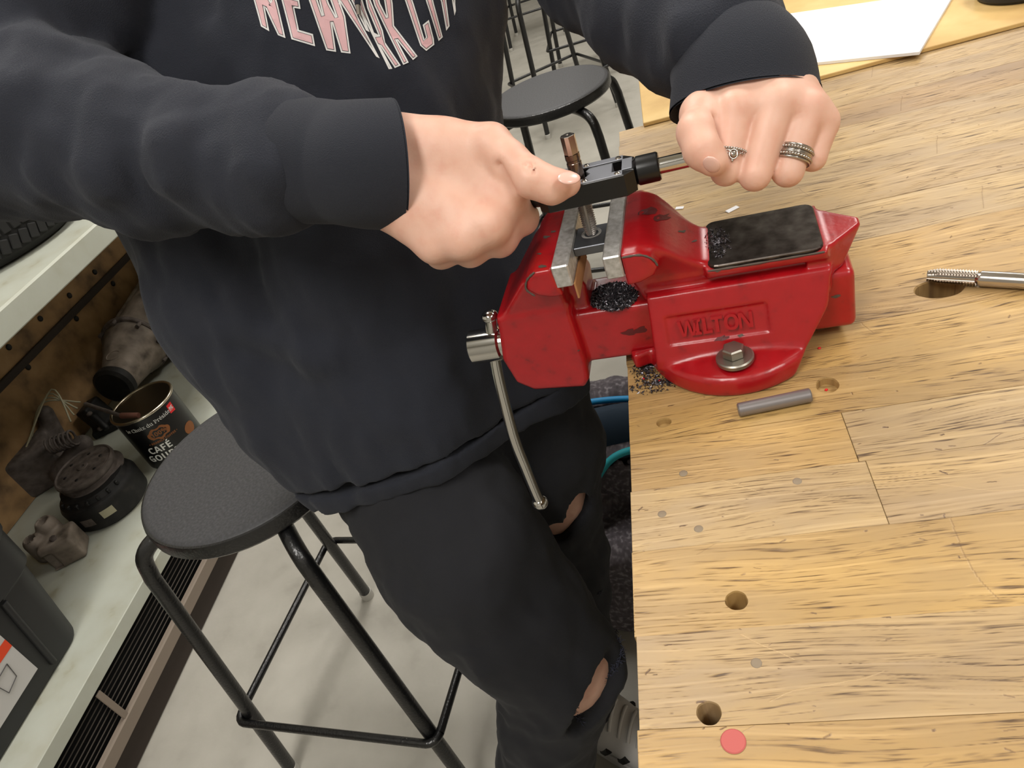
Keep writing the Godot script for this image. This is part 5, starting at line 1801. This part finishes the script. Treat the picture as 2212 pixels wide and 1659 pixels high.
# ---------------------------------------------------------------- left wall: heater cabinet, shelf and the parts on it
func shelf_side() -> void:
	var x := -1.212
	var pn := thing("wall_panel", "stained brown board covering the wall between the shelves", "wall panel", Vector3(-1.788, 0.24, 0))
	var pb := MB.new()
	pb.box(Vector3(0.006, 0.30, -0.4), Vector3(0.012, 0.60, 4.4))
	part("board", pb, M.brown_panel, pn)
	var rl := MB.new()
	rl.box(Vector3(0.016, 0.278, -0.4), Vector3(0.010, 0.022, 4.4), 0.002)
	part("rail", rl, M.toe_dark, pn)
	for p in [[0.317, -0.877], [0.320, -0.734], [0.331, -0.594], [0.250, -0.911], [0.257, -0.698], [0.260, -0.453], [0.335, -0.45]]:
		var b := MB.new()
		b.ball(Vector3(0.013, p[0], p[1]), Vector3(0.005, 0.009, 0.009), Basis.IDENTITY, 12, 8)
		part("screw", b, M.greasy_black, pn)
	var c := thing("heater_cabinet", "grey-green metal heater cabinet with dark grille along the left wall", "heater", Vector3(x, 0, 0))
	var tp := MB.new()
	tp.box(Vector3(-0.288, 0.231, -0.4), Vector3(0.572, 0.014, 4.4), 0.002)
	part("top_panel", tp, M.shelf_paint, c)
	var lp := MB.new()
	lp.box(Vector3(-0.003, 0.2205, -0.4), Vector3(0.006, 0.036, 4.4), 0.0018)
	part("lip", lp, M.shelf_paint, c)
	var bk := MB.new()
	bk.box(Vector3(-0.33, 0.11, -0.4), Vector3(0.49, 0.215, 4.4))
	part("core", bk, M.dark_gap, c)
	for k in 8:
		var w := MB.new()
		w.box(Vector3(-0.012 - (k % 2) * 0.001, 0.196 - k * 0.0118, -0.4), Vector3(0.0022, 0.0026, 4.4), 0.0006)
		part("grille_bar", w, M.fin_metal, c)
	var s1 := MB.new()
	s1.box(Vector3(-0.008, 0.084, -0.4), Vector3(0.016, 0.036, 4.4), 0.003)
	part("trim_strip", s1, M.toe_trim, c)
	var s2 := MB.new()
	s2.box(Vector3(-0.028, 0.033, -0.4), Vector3(0.03, 0.066, 4.4), 0.003)
	part("toe_board", s2, M.toe_dark, c)
	for z in [0.385, -0.75, 1.35]:
		var v := MB.new()
		v.box(Vector3(-0.004, 0.145, z), Vector3(0.004, 0.10, 0.014), 0.001)
		part("bracket", v, M.toe_trim, c)
	var u := thing("wall_shelf", "pale grey metal shelf with folded lip above the car parts", "shelf", Vector3(x, 0.851, 0))
	var us := MB.new()
	us.box(Vector3(-0.288, -0.007, -0.4), Vector3(0.572, 0.014, 4.4), 0.003)
	part("panel", us, M.shelf_paint, u)
	var ul := MB.new()
	ul.box(Vector3(-0.004, -0.0275, -0.4), Vector3(0.008, 0.053, 4.4), 0.003)
	part("lip", ul, M.shelf_paint, u)
	tyre()
	transmission()
	can()
	pulley()
	casting()
	bin()
	scrap()

func tyre() -> void:
	var at := Vector3(-1.545, 0.851, -0.40)
	var t := thing("tyre", "black car tyre lying on the upper shelf", "tyre", at)
	var b := MB.new()
	var r := 0.235
	b.lathe([Vector2(r - 0.10, 0.015), Vector2(r - 0.06, 0.0), Vector2(r - 0.02, 0.006), Vector2(r, 0.022), Vector2(r + 0.004, 0.08), Vector2(r, 0.138), Vector2(r - 0.02, 0.154), Vector2(r - 0.06, 0.16), Vector2(r - 0.10, 0.145)], Transform3D.IDENTITY, 80)
	b.lathe([Vector2(r - 0.10, 0.145), Vector2(r - 0.08, 0.08), Vector2(r - 0.10, 0.015)], Transform3D.IDENTITY, 60)
	part("carcass", b, M.rubber, t)
	for k in 64:
		var a := TAU * k / 64
		for row in 3:
			var q := MB.new()
			if k == 0:
				q.box(Vector3.ZERO, Vector3(0.011, 0.032, 0.019), 0.002, Basis(Vector3.RIGHT, 0.35 * (row - 1)))
				M["tread_%d" % row] = q.mesh()
			share("tread_block", M["tread_%d" % row], M.rubber, t, Transform3D(Basis(Vector3.UP, -a), Vector3(cos(a) * (r + 0.003), 0.042 + row * 0.038, sin(a) * (r + 0.003))))

func transmission() -> void:
	var p0 := Vector3(-1.6325, 0.345, -0.5601)
	var p1 := Vector3(-1.6579, 0.355, -0.6943)
	var p2 := Vector3(-1.6196, 0.37, -0.8186)
	var p3 := Vector3(-1.6987, 0.37, -1.2374)
	var t := thing("gearbox", "dusty cast alloy gearbox lying on the lower shelf behind the can", "gearbox", Vector3(p1.x, 0.238, p1.z))
	var back := Transform3D(Basis.IDENTITY, -Vector3(p1.x, 0.238, p1.z))
	var ax := (p3 - p1).normalized()
	ax.y = 0
	ax = ax.normalized()
	var sd := Vector3.UP.cross(ax).normalized()
	var f := Field.new()
	f.cap(p0, p1, 0.055, 0.088, 0.015)
	f.cap(p1 + ax * 0.02, p2, 0.092, 0.095, 0.02)
	f.cap(p2, p3, 0.098, 0.115, 0.03)
	f.rbox(p2 + ax * 0.12 - Vector3(0, 0.05, 0), Vector3(0.10, 0.075, 0.09), 0.02, Basis(sd, Vector3.UP, -ax), 0.02)
	for k in 5:
		var a := -0.5 + k * 0.55
		var d := sd * cos(a) + Vector3.UP * sin(a)
		f.cap(p1 + ax * 0.05 + d * 0.09, p3 + d * 0.108, 0.007, 0.009, 0.008)
	f.put(Half.new(Vector3(0, 0.2395, 0), Vector3.DOWN, 0.002))
	f.put(Half.new(Vector3(-1.768, 0, 0), Vector3.LEFT, 0.002))
	var b := MB.new()
	b.xf = back
	f.net(b, 0.006)
	part("housing", b, M.dirty_alloy, t)
	var fl := MB.new()
	fl.xf = back
	fl.lathe([Vector2(0.07, -0.006), Vector2(0.100, -0.006), Vector2(0.103, -0.003), Vector2(0.103, 0.006), Vector2(0.100, 0.009), Vector2(0.07, 0.009)], Transform3D(Basis(sd, ax, sd.cross(ax)), p1 + ax * 0.012 + Vector3(0, 0.005, 0)), 40)
	part("flange", fl, M.dusty_grey, t)
	for k in 8:
		var a := TAU * k / 8
		var bb := MB.new()
		bb.xf = back
		var c := p1 + Vector3(0, 0.005, 0) + (sd * cos(a) + Vector3.UP * sin(a)) * 0.097
		bb.tube([c - ax * 0.012, c + ax * 0.012], [0.0065], 6)
		part("bolt", bb, M.dusty_grey, t)
	var rg := MB.new()
	rg.xf = back
	rg.lathe([Vector2(0.03, 0.012), Vector2(0.052, 0.010), Vector2(0.060, 0.0), Vector2(0.060, -0.02), Vector2(0.05, -0.028), Vector2(0.0, -0.028)], Transform3D(Basis(sd, ax, sd.cross(ax)), p0 - ax * 0.03), 36)
	part("end_seal", rg, M.greasy_black, t)
	var em := MB.new()
	em.xf = back
	var loop := []
	for k in 17:
		var a := -2.6 + k * 0.31
		loop.push_back(f.hit(p1 - ax * 0.045 + (FRONT * 0.2) + sd * 0.022 * cos(a) + ax * 0.022 * sin(a), -FRONT))
	em.tube(loop, [0.0022], 6)
	part("cast_mark", em, M.dirty_alloy, t)

func on_can(rad: float, a0: float, y0: float, p: Vector3, tilt := 0.0) -> Vector3:
	var q := p.rotated(Vector3(0, 0, 1), tilt)
	var a := a0 - q.x / rad
	return Vector3(cos(a) * (rad + 0.0004 + p.z), y0 + q.y, sin(a) * (rad + 0.0004 + p.z))

func can() -> void:
	var at := Vector3(-1.362, 0.238, -0.303)
	var r := 0.082
	var t := thing("coffee_can", "black coffee can with tin rim standing on the lower shelf", "can", at)
	var b := MB.new()
	b.lathe([Vector2(0, 0.001), Vector2(r - 0.002, 0.001), Vector2(r, 0.004), Vector2(r, 0.164)], Transform3D.IDENTITY, 56)
	part("body", b, M.can_black, t)
	var i := MB.new()
	i.lathe([Vector2(0, 0.004), Vector2(r - 0.002, 0.004), Vector2(r - 0.002, 0.05), Vector2(r - 0.0035, 0.055), Vector2(r - 0.002, 0.06), Vector2(r - 0.002, 0.10), Vector2(r - 0.0035, 0.105), Vector2(r - 0.002, 0.11), Vector2(r - 0.001, 0.164)], Transform3D.IDENTITY, 56)
	part("inside", i, M.tin, t)
	var rim := []
	for k in 57:
		var a := TAU * k / 56
		rim.push_back(Vector3(cos(a) * r, 0.166, sin(a) * r))
	var rm := MB.new()
	rm.tube(rim, [0.0042], 10, false)
	part("rim", rm, M.tin, t)
	# print on the side that faces the room
	var a0 := 1.02
	part("script", lettering("le Choix du Président", 0.0138, 0.0003, func(p: Vector3): return on_can(r, a0 - 0.10, 0.140, p), false, true, "Droid Serif"), M.ink_white, t)
	part("title", lettering("CAFÉ", 0.027, 0.0003, func(p: Vector3): return on_can(r, a0 + 0.17, 0.066, p), true), M.ink_white, t)
	part("title", lettering("GOURMET", 0.027, 0.0003, func(p: Vector3): return on_can(r, a0 - 0.03, 0.040, p), true), M.ink_white, t)
	part("badge_text", lettering("100%", 0.017, 0.0004, func(p: Vector3): return on_can(r, a0 - 0.12, 0.108, p), true), M.ink_tan, t)
	part("tagline", lettering("• ARABICA COFFEE •", 0.0085, 0.0003, func(p: Vector3): return on_can(r, a0 - 0.12, 0.086, p), true), M.ink_tan, t)
	var bd := MB.new()
	for k in 26:
		var k2 := k + 1
		var e0 := Vector3(cos(TAU * k / 26) * 0.030, sin(TAU * k / 26) * (0.017 + 0.003 * sin(k * 1.7)), 0)
		var e1 := Vector3(cos(TAU * k2 / 26) * 0.030, sin(TAU * k2 / 26) * (0.017 + 0.003 * sin(k2 * 1.7)), 0)
		var f0 := Vector3(e0.x * 0.72, e0.y * 0.68, 0)
		var f1 := Vector3(e1.x * 0.72, e1.y * 0.68, 0)
		bd.quad(on_can(r, a0 - 0.12, 0.108, e0), on_can(r, a0 - 0.12, 0.108, e1), on_can(r, a0 - 0.12, 0.108, f1), on_can(r, a0 - 0.12, 0.108, f0), Vector3(cos(a0), 0, sin(a0)))
	part("badge", bd, M.ink_tan, t)
	var lg := MB.new()
	var c4 := [Vector3(-0.010, -0.012, 0.0002), Vector3(0.008, -0.014, 0.0002), Vector3(0.010, 0.012, 0.0002), Vector3(-0.008, 0.012, 0.0002)]
	lg.quad(on_can(r, a0 - 0.88, 0.142, c4[0]), on_can(r, a0 - 0.88, 0.142, c4[1]), on_can(r, a0 - 0.88, 0.142, c4[2]), on_can(r, a0 - 0.88, 0.142, c4[3]), Vector3(cos(a0 - 0.88), 0, sin(a0 - 0.88)))
	part("red_mark", lg, M.ink_red, t)
	part("red_mark_text", lettering("PC", 0.012, 0.0003, func(p: Vector3): return on_can(r, a0 - 0.88, 0.142, p + Vector3(0, 0, 0.0006)), true), M.ink_white, t)
	var cup := MB.new()
	var pv := []
	for k in 13:
		var a := TAU * k / 12
		pv.push_back(on_can(r, a0 - 1.0, 0.062, Vector3(cos(a) * 0.020, sin(a) * 0.016, 0.0002)))
	for k in 12:
		cup.tri(on_can(r, a0 - 1.0, 0.062, Vector3(0, 0, 0.0002)), pv[k], pv[k + 1], Vector3(cos(a0 - 1.0), 0, sin(a0 - 1.0)))
	part("cup_picture", cup, M.ink_tan, t)
	# bits in the can
	var rng := RandomNumberGenerator.new()
	rng.seed = 9
	for k in 6:
		var q := MB.new()
		var a := rng.randf() * TAU
		var rr := rng.randf() * 0.045
		q.tube([Vector3.ZERO, Vector3(0.03, 0.012, 0.0)], [0.012, 0.010], 8)
		var o := single("loose_bolt", q, [M.dusty_grey, M.greasy_black, M.tin][k % 3], "greasy bolt lying in the bottom of the coffee can", "bolt", "bolts in the coffee can")
		o.position = at + Vector3(cos(a) * rr, 0.018 + k * 0.004, sin(a) * rr)
		o.rotation = Vector3(0, rng.randf() * 6.0, 0.1)
	# tool laid over the rim
	var w := thing("screwdriver", "thin tool with brown tip laid across the coffee can rim", "tool", Vector3(-1.5389, 0.425, -0.3187))
	var pw := w.position
	var e1 := Vector3(-1.3837, 0.415, -0.2465) - pw
	var e2 := Vector3(-1.332, 0.408, -0.2435) - pw
	var sh := MB.new()
	sh.tube([Vector3.ZERO, e1], [0.006, 0.005], 10)
	part("shaft", sh, M.dusty_grey, w)
	var hd := MB.new()
	hd.tube([e1, e2], [0.008, 0.007], 10)
	part("grip", hd, mat("brown_grip", Color(0.36, 0.22, 0.17), 0.6), w)

func pulley() -> void:
	var at := Vector3(-1.462, 0.238, -0.118)
	var t := thing("compressor", "black round compressor clutch with dusty grey pulley face on the shelf", "car part", at)
	var b := MB.new()
	b.lathe([Vector2(0, 0.001), Vector2(0.088, 0.001), Vector2(0.098, 0.010), Vector2(0.100, 0.062), Vector2(0.094, 0.074), Vector2(0.086, 0.078), Vector2(0.080, 0.092), Vector2(0.062, 0.094)], Transform3D.IDENTITY, 56)
	part("body", b, M.greasy_black, t)
	var tilt := Transform3D(Basis(Vector3(1, 0, 0).normalized(), 0.04), Vector3(-0.012, 0, -0.022))
	var p := MB.new()
	p.lathe([Vector2(0.060, 0.080), Vector2(0.084, 0.084), Vector2(0.086, 0.090), Vector2(0.074, 0.096), Vector2(0.073, 0.106), Vector2(0.076, 0.110), Vector2(0.078, 0.116), Vector2(0.077, 0.123), Vector2(0.073, 0.125), Vector2(0.070, 0.122), Vector2(0.066, 0.122)], tilt, 56)
	part("pulley", p, M.dusty_grey, t)
	var d := MB.new()
	d.lathe([Vector2(0.068, 0.118), Vector2(0.066, 0.122), Vector2(0.063, 0.1235), Vector2(0.030, 0.1245), Vector2(0.014, 0.1245), Vector2(0.013, 0.127), Vector2(0.006, 0.127), Vector2(0.005, 0.119), Vector2(0, 0.119)], tilt, 56)
	var face := part("clutch_plate", d, M.dusty_grey, t)
	for k in 6:
		var a := TAU * k / 6 + 0.3
		var q := MB.new()
		q.ball(tilt * Vector3(cos(a) * 0.047, 0.1238, sin(a) * 0.047), Vector3(0.005, 0.002, 0.005), Basis.IDENTITY, 10, 6)
		part("rivet", q, M.greasy_black, face)
	for e in [[0.86, 0.034, M.old_label], [1.42, 0.028, M.dusty_grey]]:
		var l := MB.new()
		for k in 6:
			var a: float = e[0] + (k - 3) * 0.055
			var y0: float = e[1]
			l.quad(Vector3(cos(a) * 0.1008, y0, sin(a) * 0.1008), Vector3(cos(a + 0.055) * 0.1008, y0, sin(a + 0.055) * 0.1008), Vector3(cos(a + 0.055) * 0.1008, y0 + 0.022, sin(a + 0.055) * 0.1008), Vector3(cos(a) * 0.1008, y0 + 0.022, sin(a) * 0.1008), Vector3(cos(a), 0, sin(a)))
		part("sticker", l, e[2], t)
	for k in 7:
		var a := 0.2 + k * 0.32
		var q := MB.new()
		q.box(Vector3(cos(a) * 0.083, 0.083, sin(a) * 0.083), Vector3(0.012, 0.012, 0.008), 0.002, Basis(Vector3.UP, -a))
		part("lug", q, M.greasy_black, t)

func casting() -> void:
	var at := Vector3(-1.4944, 0.238, 0.0416)
	var t := thing("metal_casting", "small dirty alloy casting with two bores in front of compressor", "car part", at)
	var f := Field.new()
	f.rbox(Vector3(0.012, 0.036, 0.0), Vector3(0.042, 0.035, 0.036), 0.008, Basis(Vector3.UP, 0.5), 0.01)
	f.cap(Vector3(-0.022, 0.030, -0.030), Vector3(-0.022, 0.082, -0.030), 0.026, 0.025, 0.01)
	f.cap(Vector3(-0.040, 0.030, 0.012), Vector3(-0.040, 0.072, 0.012), 0.022, 0.022, 0.01)
	f.carve(Cap.new(Vector3(-0.022, 0.09, -0.030), Vector3(-0.022, 0.13, -0.030), 0.014, 0.014, 0.002))
	f.carve(Cap.new(Vector3(-0.040, 0.075, 0.012), Vector3(-0.040, 0.12, 0.012), 0.013, 0.013, 0.002))
	f.carve(RBox.new(Vector3(0.005, 0.03, 0.052), Vector3(0.016, 0.024, 0.02), 0.004, Basis(Vector3.UP, 0.5), 0.004))
	f.put(Half.new(Vector3(0, 0.001, 0), Vector3.DOWN, 0.001))
	var b := MB.new()
	f.net(b, 0.0035)
	part("casting", b, M.dirty_alloy, t)
	var q := MB.new()
	q.tube([Vector3(0.02, 0.07, 0.01), Vector3(0.02, 0.079, 0.01)], [0.008], 6)
	part("plug_bolt", q, M.dusty_grey, t)
	# tangle of smaller parts by the wall
func scrap() -> void:
	var at := Vector3(-1.7879, 0.238, -0.2556)
	var t := thing("motor_bracket", "dusty grey bracket with springs and wires behind the compressor", "car part", at)
	t.scale = Vector3.ONE * 1.55
	t.rotation.y = 0.3
	var f := Field.new()
	f.rbox(Vector3(0, 0.04, 0), Vector3(0.05, 0.04, 0.04), 0.008, Basis(Vector3.UP, 0.4), 0.01)
	f.cap(Vector3(0.03, 0.03, -0.05), Vector3(0.05, 0.10, -0.06), 0.02, 0.014, 0.012)
	f.cap(Vector3(0.06, 0.02, 0.03), Vector3(0.11, 0.05, 0.01), 0.022, 0.018, 0.012)
	f.put(Half.new(Vector3(0, 0.001, 0), Vector3.DOWN, 0.001))
	var b := MB.new()
	f.net(b, 0.005)
	part("bracket", b, M.dusty_grey, t)
	var sp := MB.new()
	var pts := []
	for k in 60:
		var a := k * 0.6
		pts.push_back(Vector3(0.07 + k * 0.0008, 0.075 + cos(a) * 0.014, 0.02 + sin(a) * 0.014))
	sp.tube(pts, [0.0022], 6)
	part("spring", sp, M.dusty_grey, t)
	for k in 4:
		var w := MB.new()
		w.tube(arc([Vector3(0.02, 0.08, -0.03 + k * 0.01), Vector3(0.06 + k * 0.01, 0.12 + k * 0.006, -0.06), Vector3(0.11, 0.09, -0.07 + k * 0.02)], 6), [0.0016], 6)
		part("wire", w, M.old_label, t)
	var a2 := Vector3(-1.7571, 0.238, -0.4697)
	var o := thing("metal_mount", "greasy black metal mount leaning on the brown panel", "car part", Vector3(-1.71, 0.238, a2.z))
	var g := Field.new()
	g.rbox(Vector3(0.0, 0.045, 0.0), Vector3(0.022, 0.045, 0.035), 0.004, Basis(Vector3.BACK, 0.25), 0.006)
	g.rbox(Vector3(0.02, 0.012, 0.02), Vector3(0.04, 0.011, 0.03), 0.004, Basis(Vector3.UP, 0.5), 0.006)
	g.cap(Vector3(0.02, 0.06, 0.03), Vector3(0.05, 0.03, 0.05), 0.012, 0.01, 0.008)
	g.put(Half.new(Vector3(0, 0.001, 0), Vector3.DOWN, 0.001))
	var gb := MB.new()
	g.net(gb, 0.005)
	part("mount", gb, M.greasy_black, o)
	for e in [Vector3(0.03, 0.03, 0.05), Vector3(0.012, 0.075, 0.03)]:
		var s := MB.new()
		s.ball(e, Vector3(0.009, 0.007, 0.009))
		part("nut", s, M.dusty_grey, o)

func bin() -> void:
	var x1 := -1.302
	var at := Vector3(-1.47, 0.238, 0.52)
	var t := thing("storage_bin", "black plastic storage bin with orange striped label on the shelf", "bin", at)
	# rounded rectangle sections, wider towards the top
	var ring := func(hx: float, hz: float, r: float, y: float) -> PackedVector3Array:
		var o := PackedVector3Array()
		for c in [[1, 1, 0], [-1, 1, 1], [-1, -1, 2], [1, -1, 3]]:
			for k in 7:
				var a: float = (c[2] + k / 6.0) * PI / 2
				o.push_back(Vector3(c[0] * (hx - r) + cos(a) * r, y, c[1] * (hz - r) + sin(a) * r))
		return o
	var b := MB.new()
	b.grid([ring.call(0.160, 0.272, 0.05, 0.002), ring.call(0.164, 0.276, 0.055, 0.01), ring.call(0.184, 0.300, 0.06, 0.20), ring.call(0.186, 0.302, 0.06, 0.205), ring.call(0.193, 0.309, 0.062, 0.210), ring.call(0.196, 0.314, 0.062, 0.295)], true)
	b.fan(ring.call(0.160, 0.272, 0.05, 0.002), Vector3.DOWN)
	part("shell", b, M.black_plastic, t)
	var i := MB.new()
	i.grid([ring.call(0.180, 0.298, 0.055, 0.297), ring.call(0.176, 0.294, 0.055, 0.20), ring.call(0.156, 0.268, 0.05, 0.012)], true, true)
	i.fan(ring.call(0.156, 0.268, 0.05, 0.012), Vector3.UP)
	part("lining", i, M.black_plastic, t)
	var rm := MB.new()
	var lp: PackedVector3Array = ring.call(0.192, 0.310, 0.062, 0.296)
	var la := Array(lp)
	la.push_back(lp[0])
	rm.tube(la, [0.011], 10, false)
	part("rim", rm, M.black_plastic, t)
	for z in [-0.17, 0.17]:
		var rb := MB.new()
		rb.tube([Vector3(0.167, 0.02, z * 1.02), Vector3(0.186, 0.20, z * 1.12)], [0.007], 8)
		part("rib", rb, M.black_plastic, t)
	# label on the long side; its plane leans out with the wall
	var o0 := Vector3(0.1685, 0.045, -0.145)
	var uz := Vector3(0, 0, 1)
	var uy := Vector3(0.105, 0.995, 0).normalized()
	var nn := uz.cross(uy) * -1.0
	if nn.x < 0: nn = -nn
	var at2 := func(u: float, v: float, e: float) -> Vector3: return o0 + uz * u + uy * v + nn * e
	var l := MB.new()
	l.quad(at2.call(0, 0, 0.001), at2.call(0.34, 0, 0.001), at2.call(0.34, 0.135, 0.001), at2.call(0, 0.135, 0.001), nn)
	var lab := part("label", l, M.label_paper, t)
	var st := MB.new()
	st.quad(at2.call(0.0, 0.083, 0.0014), at2.call(0.34, 0.083, 0.0014), at2.call(0.34, 0.105, 0.0014), at2.call(0.0, 0.105, 0.0014), nn)
	part("stripe", st, M.ink_orange, lab)
	var ye := MB.new()
	var yp := []
	for k in 14:
		var a := TAU * k / 14
		var r := 0.011 if k % 2 == 0 else 0.007
		yp.push_back(at2.call(0.048 + cos(a) * r, 0.100 + sin(a) * r, 0.0018))
	for k in 14:
		ye.tri(at2.call(0.048, 0.100, 0.0018), yp[k], yp[(k + 1) % 14], nn)
	part("star", ye, M.ink_yellow, lab)
	for e in [[0.024, 0.120, 0.022, 0.010], [0.052, 0.118, 0.016, 0.012], [0.030, 0.108, 0.014, 0.004], [0.20, 0.020, 0.06, 0.016]]:
		var q := MB.new()
		q.quad(at2.call(e[0], e[1], 0.0016), at2.call(e[0] + e[2], e[1], 0.0016), at2.call(e[0] + e[2], e[1] + e[3], 0.0016), at2.call(e[0], e[1] + e[3], 0.0016), nn)
		part("print_block", q, M.ink_grey, lab)
	var dr := MB.new()
	dr.tube([at2.call(0.03, 0.07, 0.002), at2.call(0.035, 0.035, 0.002), at2.call(0.065, 0.028, 0.002), at2.call(0.07, 0.066, 0.002), at2.call(0.03, 0.07, 0.002)], [0.0009], 5)
	part("drawing", dr, M.ink_grey, lab)
	# wire hook in the bin
	var h := MB.new()
	h.tube(arc([Vector3(-0.06, 0.0, 0.0), Vector3(-0.05, 0.06, 0.02), Vector3(0.0, 0.085, 0.03), Vector3(0.05, 0.06, 0.02), Vector3(0.06, 0.0, 0.01)], 6), [0.003], 8)
	var hk := single("wire_handle", h, M.tin, "shiny bent wire sticking up inside the black bin", "wire")
	hk.position = at + Vector3(0.02, 0.20, -0.22)

func small_things() -> void:
	# paper pad on the plywood bench
	var p := thing("paper_pad", "white pad of paper lying on the plywood bench", "paper", Vector3(0.33, 0.8962, -0.12))
	var a := Vector3(0.2393, 0.9, -0.0497) - p.position
	var b := Vector3(0.3786, 0.9, 0.0259) - p.position
	var c := Vector3(0.4602, 0.9, -0.1489) - p.position
	a.y = 0; b.y = 0; c.y = 0
	var u := (b - a).normalized()
	var v := Vector3(u.z, 0, -u.x)
	var w := a.distance_to(b) + 0.10
	var pb := MB.new()
	var bs := Basis(u, Vector3.UP, -v)
	pb.box(b - u * w * 0.5 + v * 0.11 + Vector3(0, 0.002, 0), Vector3(w, 0.004, 0.22), 0.0003, bs)
	part("sheets", pb, M.paper, p)
	var k := MB.new()
	k.lathe([Vector2(0, 0.0), Vector2(0.052, 0.0), Vector2(0.055, 0.004), Vector2(0.055, 0.03), Vector2(0.050, 0.034), Vector2(0.046, 0.030), Vector2(0.0, 0.030)], Transform3D(Basis.IDENTITY, Vector3(0.5421, 0.8962, -0.1023)), 40)
	single("black_dish", k, M.black_plastic, "round black object at the far corner of the plywood bench", "dish")
	var chip := MB.new()
	chip.box(Vector3.ZERO, Vector3(0.014, 0.001, 0.006), 0.0003, Basis(Vector3.UP, 0.5))
	var ch := single("wood_chip", chip, M.paper, "pale chip lying on the bench behind the anvil", "chip")
	ch.position = Vector3(0.1177, 0.8908, 0.3)
	var c2 := MB.new()
	c2.box(Vector3.ZERO, Vector3(0.009, 0.001, 0.005), 0.0003, Basis(Vector3.UP, -0.3))
	var ch2 := single("wood_chip", c2, M.paper, "small pale chip on the bench behind the red jaw", "chip")
	ch2.position = Vector3(0.0648, 0.8908, 0.2696)
	backpack()

func backpack() -> void:
	var at := Vector3(-0.125, 0, 0.02)
	var t := thing("backpack", "dark grey patterned backpack with teal piping standing under the bench", "backpack", at)
	var f := Field.new()
	f.disp = Ripple.new()
	f.disp.parts = [[noise(201, 1.0, 2), Vector3(14, 14, 14), 0.010]]
	f.amp = 0.01
	f.rbox(Vector3(0.0, 0.20, -0.02), Vector3(0.19, 0.20, 0.10), 0.06, Basis(Vector3.RIGHT, -0.10), 0.03)
	f.rbox(Vector3(0.0, 0.12, 0.13), Vector3(0.16, 0.12, 0.085), 0.04, Basis(Vector3.RIGHT, -0.06), 0.02)
	f.cap(Vector3(-0.17, 0.385, -0.05), Vector3(0.17, 0.385, -0.05), 0.03, 0.03, 0.02)
	# open mouth
	f.carve(Ell.new(Vector3(0.01, 0.40, 0.035), Vector3(0.15, 0.09, 0.045), Basis.IDENTITY, 0.01))
	f.put(Half.new(Vector3(0, 0.002, 0), Vector3.DOWN, 0.002))
	var b := MB.new()
	f.net(b, 0.006)
	part("shell", b, M.bag_cloth, t)
	var ln := MB.new()
	ln.ball(Vector3(0.01, 0.375, 0.035), Vector3(0.146, 0.055, 0.042))
	part("lining", ln, M.bag_navy, t)
	var z1 := MB.new()
	z1.tube(arc([Vector3(-0.17, 0.405, 0.0), Vector3(-0.06, 0.42, -0.005), Vector3(0.05, 0.415, 0.0), Vector3(0.17, 0.39, 0.02)], 8), [0.006], 8)
	part("zip_piping", z1, M.bag_blue, t)
	var z2 := MB.new()
	var flap := arc([Vector3(-0.10, 0.255, 0.145), Vector3(-0.06, 0.29, 0.13), Vector3(-0.03, 0.345, 0.105), Vector3(0.02, 0.375, 0.09), Vector3(0.12, 0.37, 0.085)], 8)
	z2.tube(flap, [0.0065], 8)
	part("flap_piping", z2, M.bag_teal, t)
	var z3 := MB.new()
	var fl2 := []
	for p in flap:
		fl2.push_back(p + Vector3(-0.018, 0.018, -0.03))
	z3.tube(fl2, [0.005], 8)
	part("flap_piping", z3, M.bag_teal, t)
	var fs := MB.new()
	fs.grid([PackedVector3Array(flap), PackedVector3Array(fl2)], false)
	part("flap", fs, M.bag_cloth, t)
	var sd := MB.new()
	sd.tube(arc([Vector3(0.06, 0.01, 0.12), Vector3(0.075, 0.12, 0.155), Vector3(0.07, 0.20, 0.15)], 6), [0.012], 8)
	part("strap", sd, M.bag_teal, t)
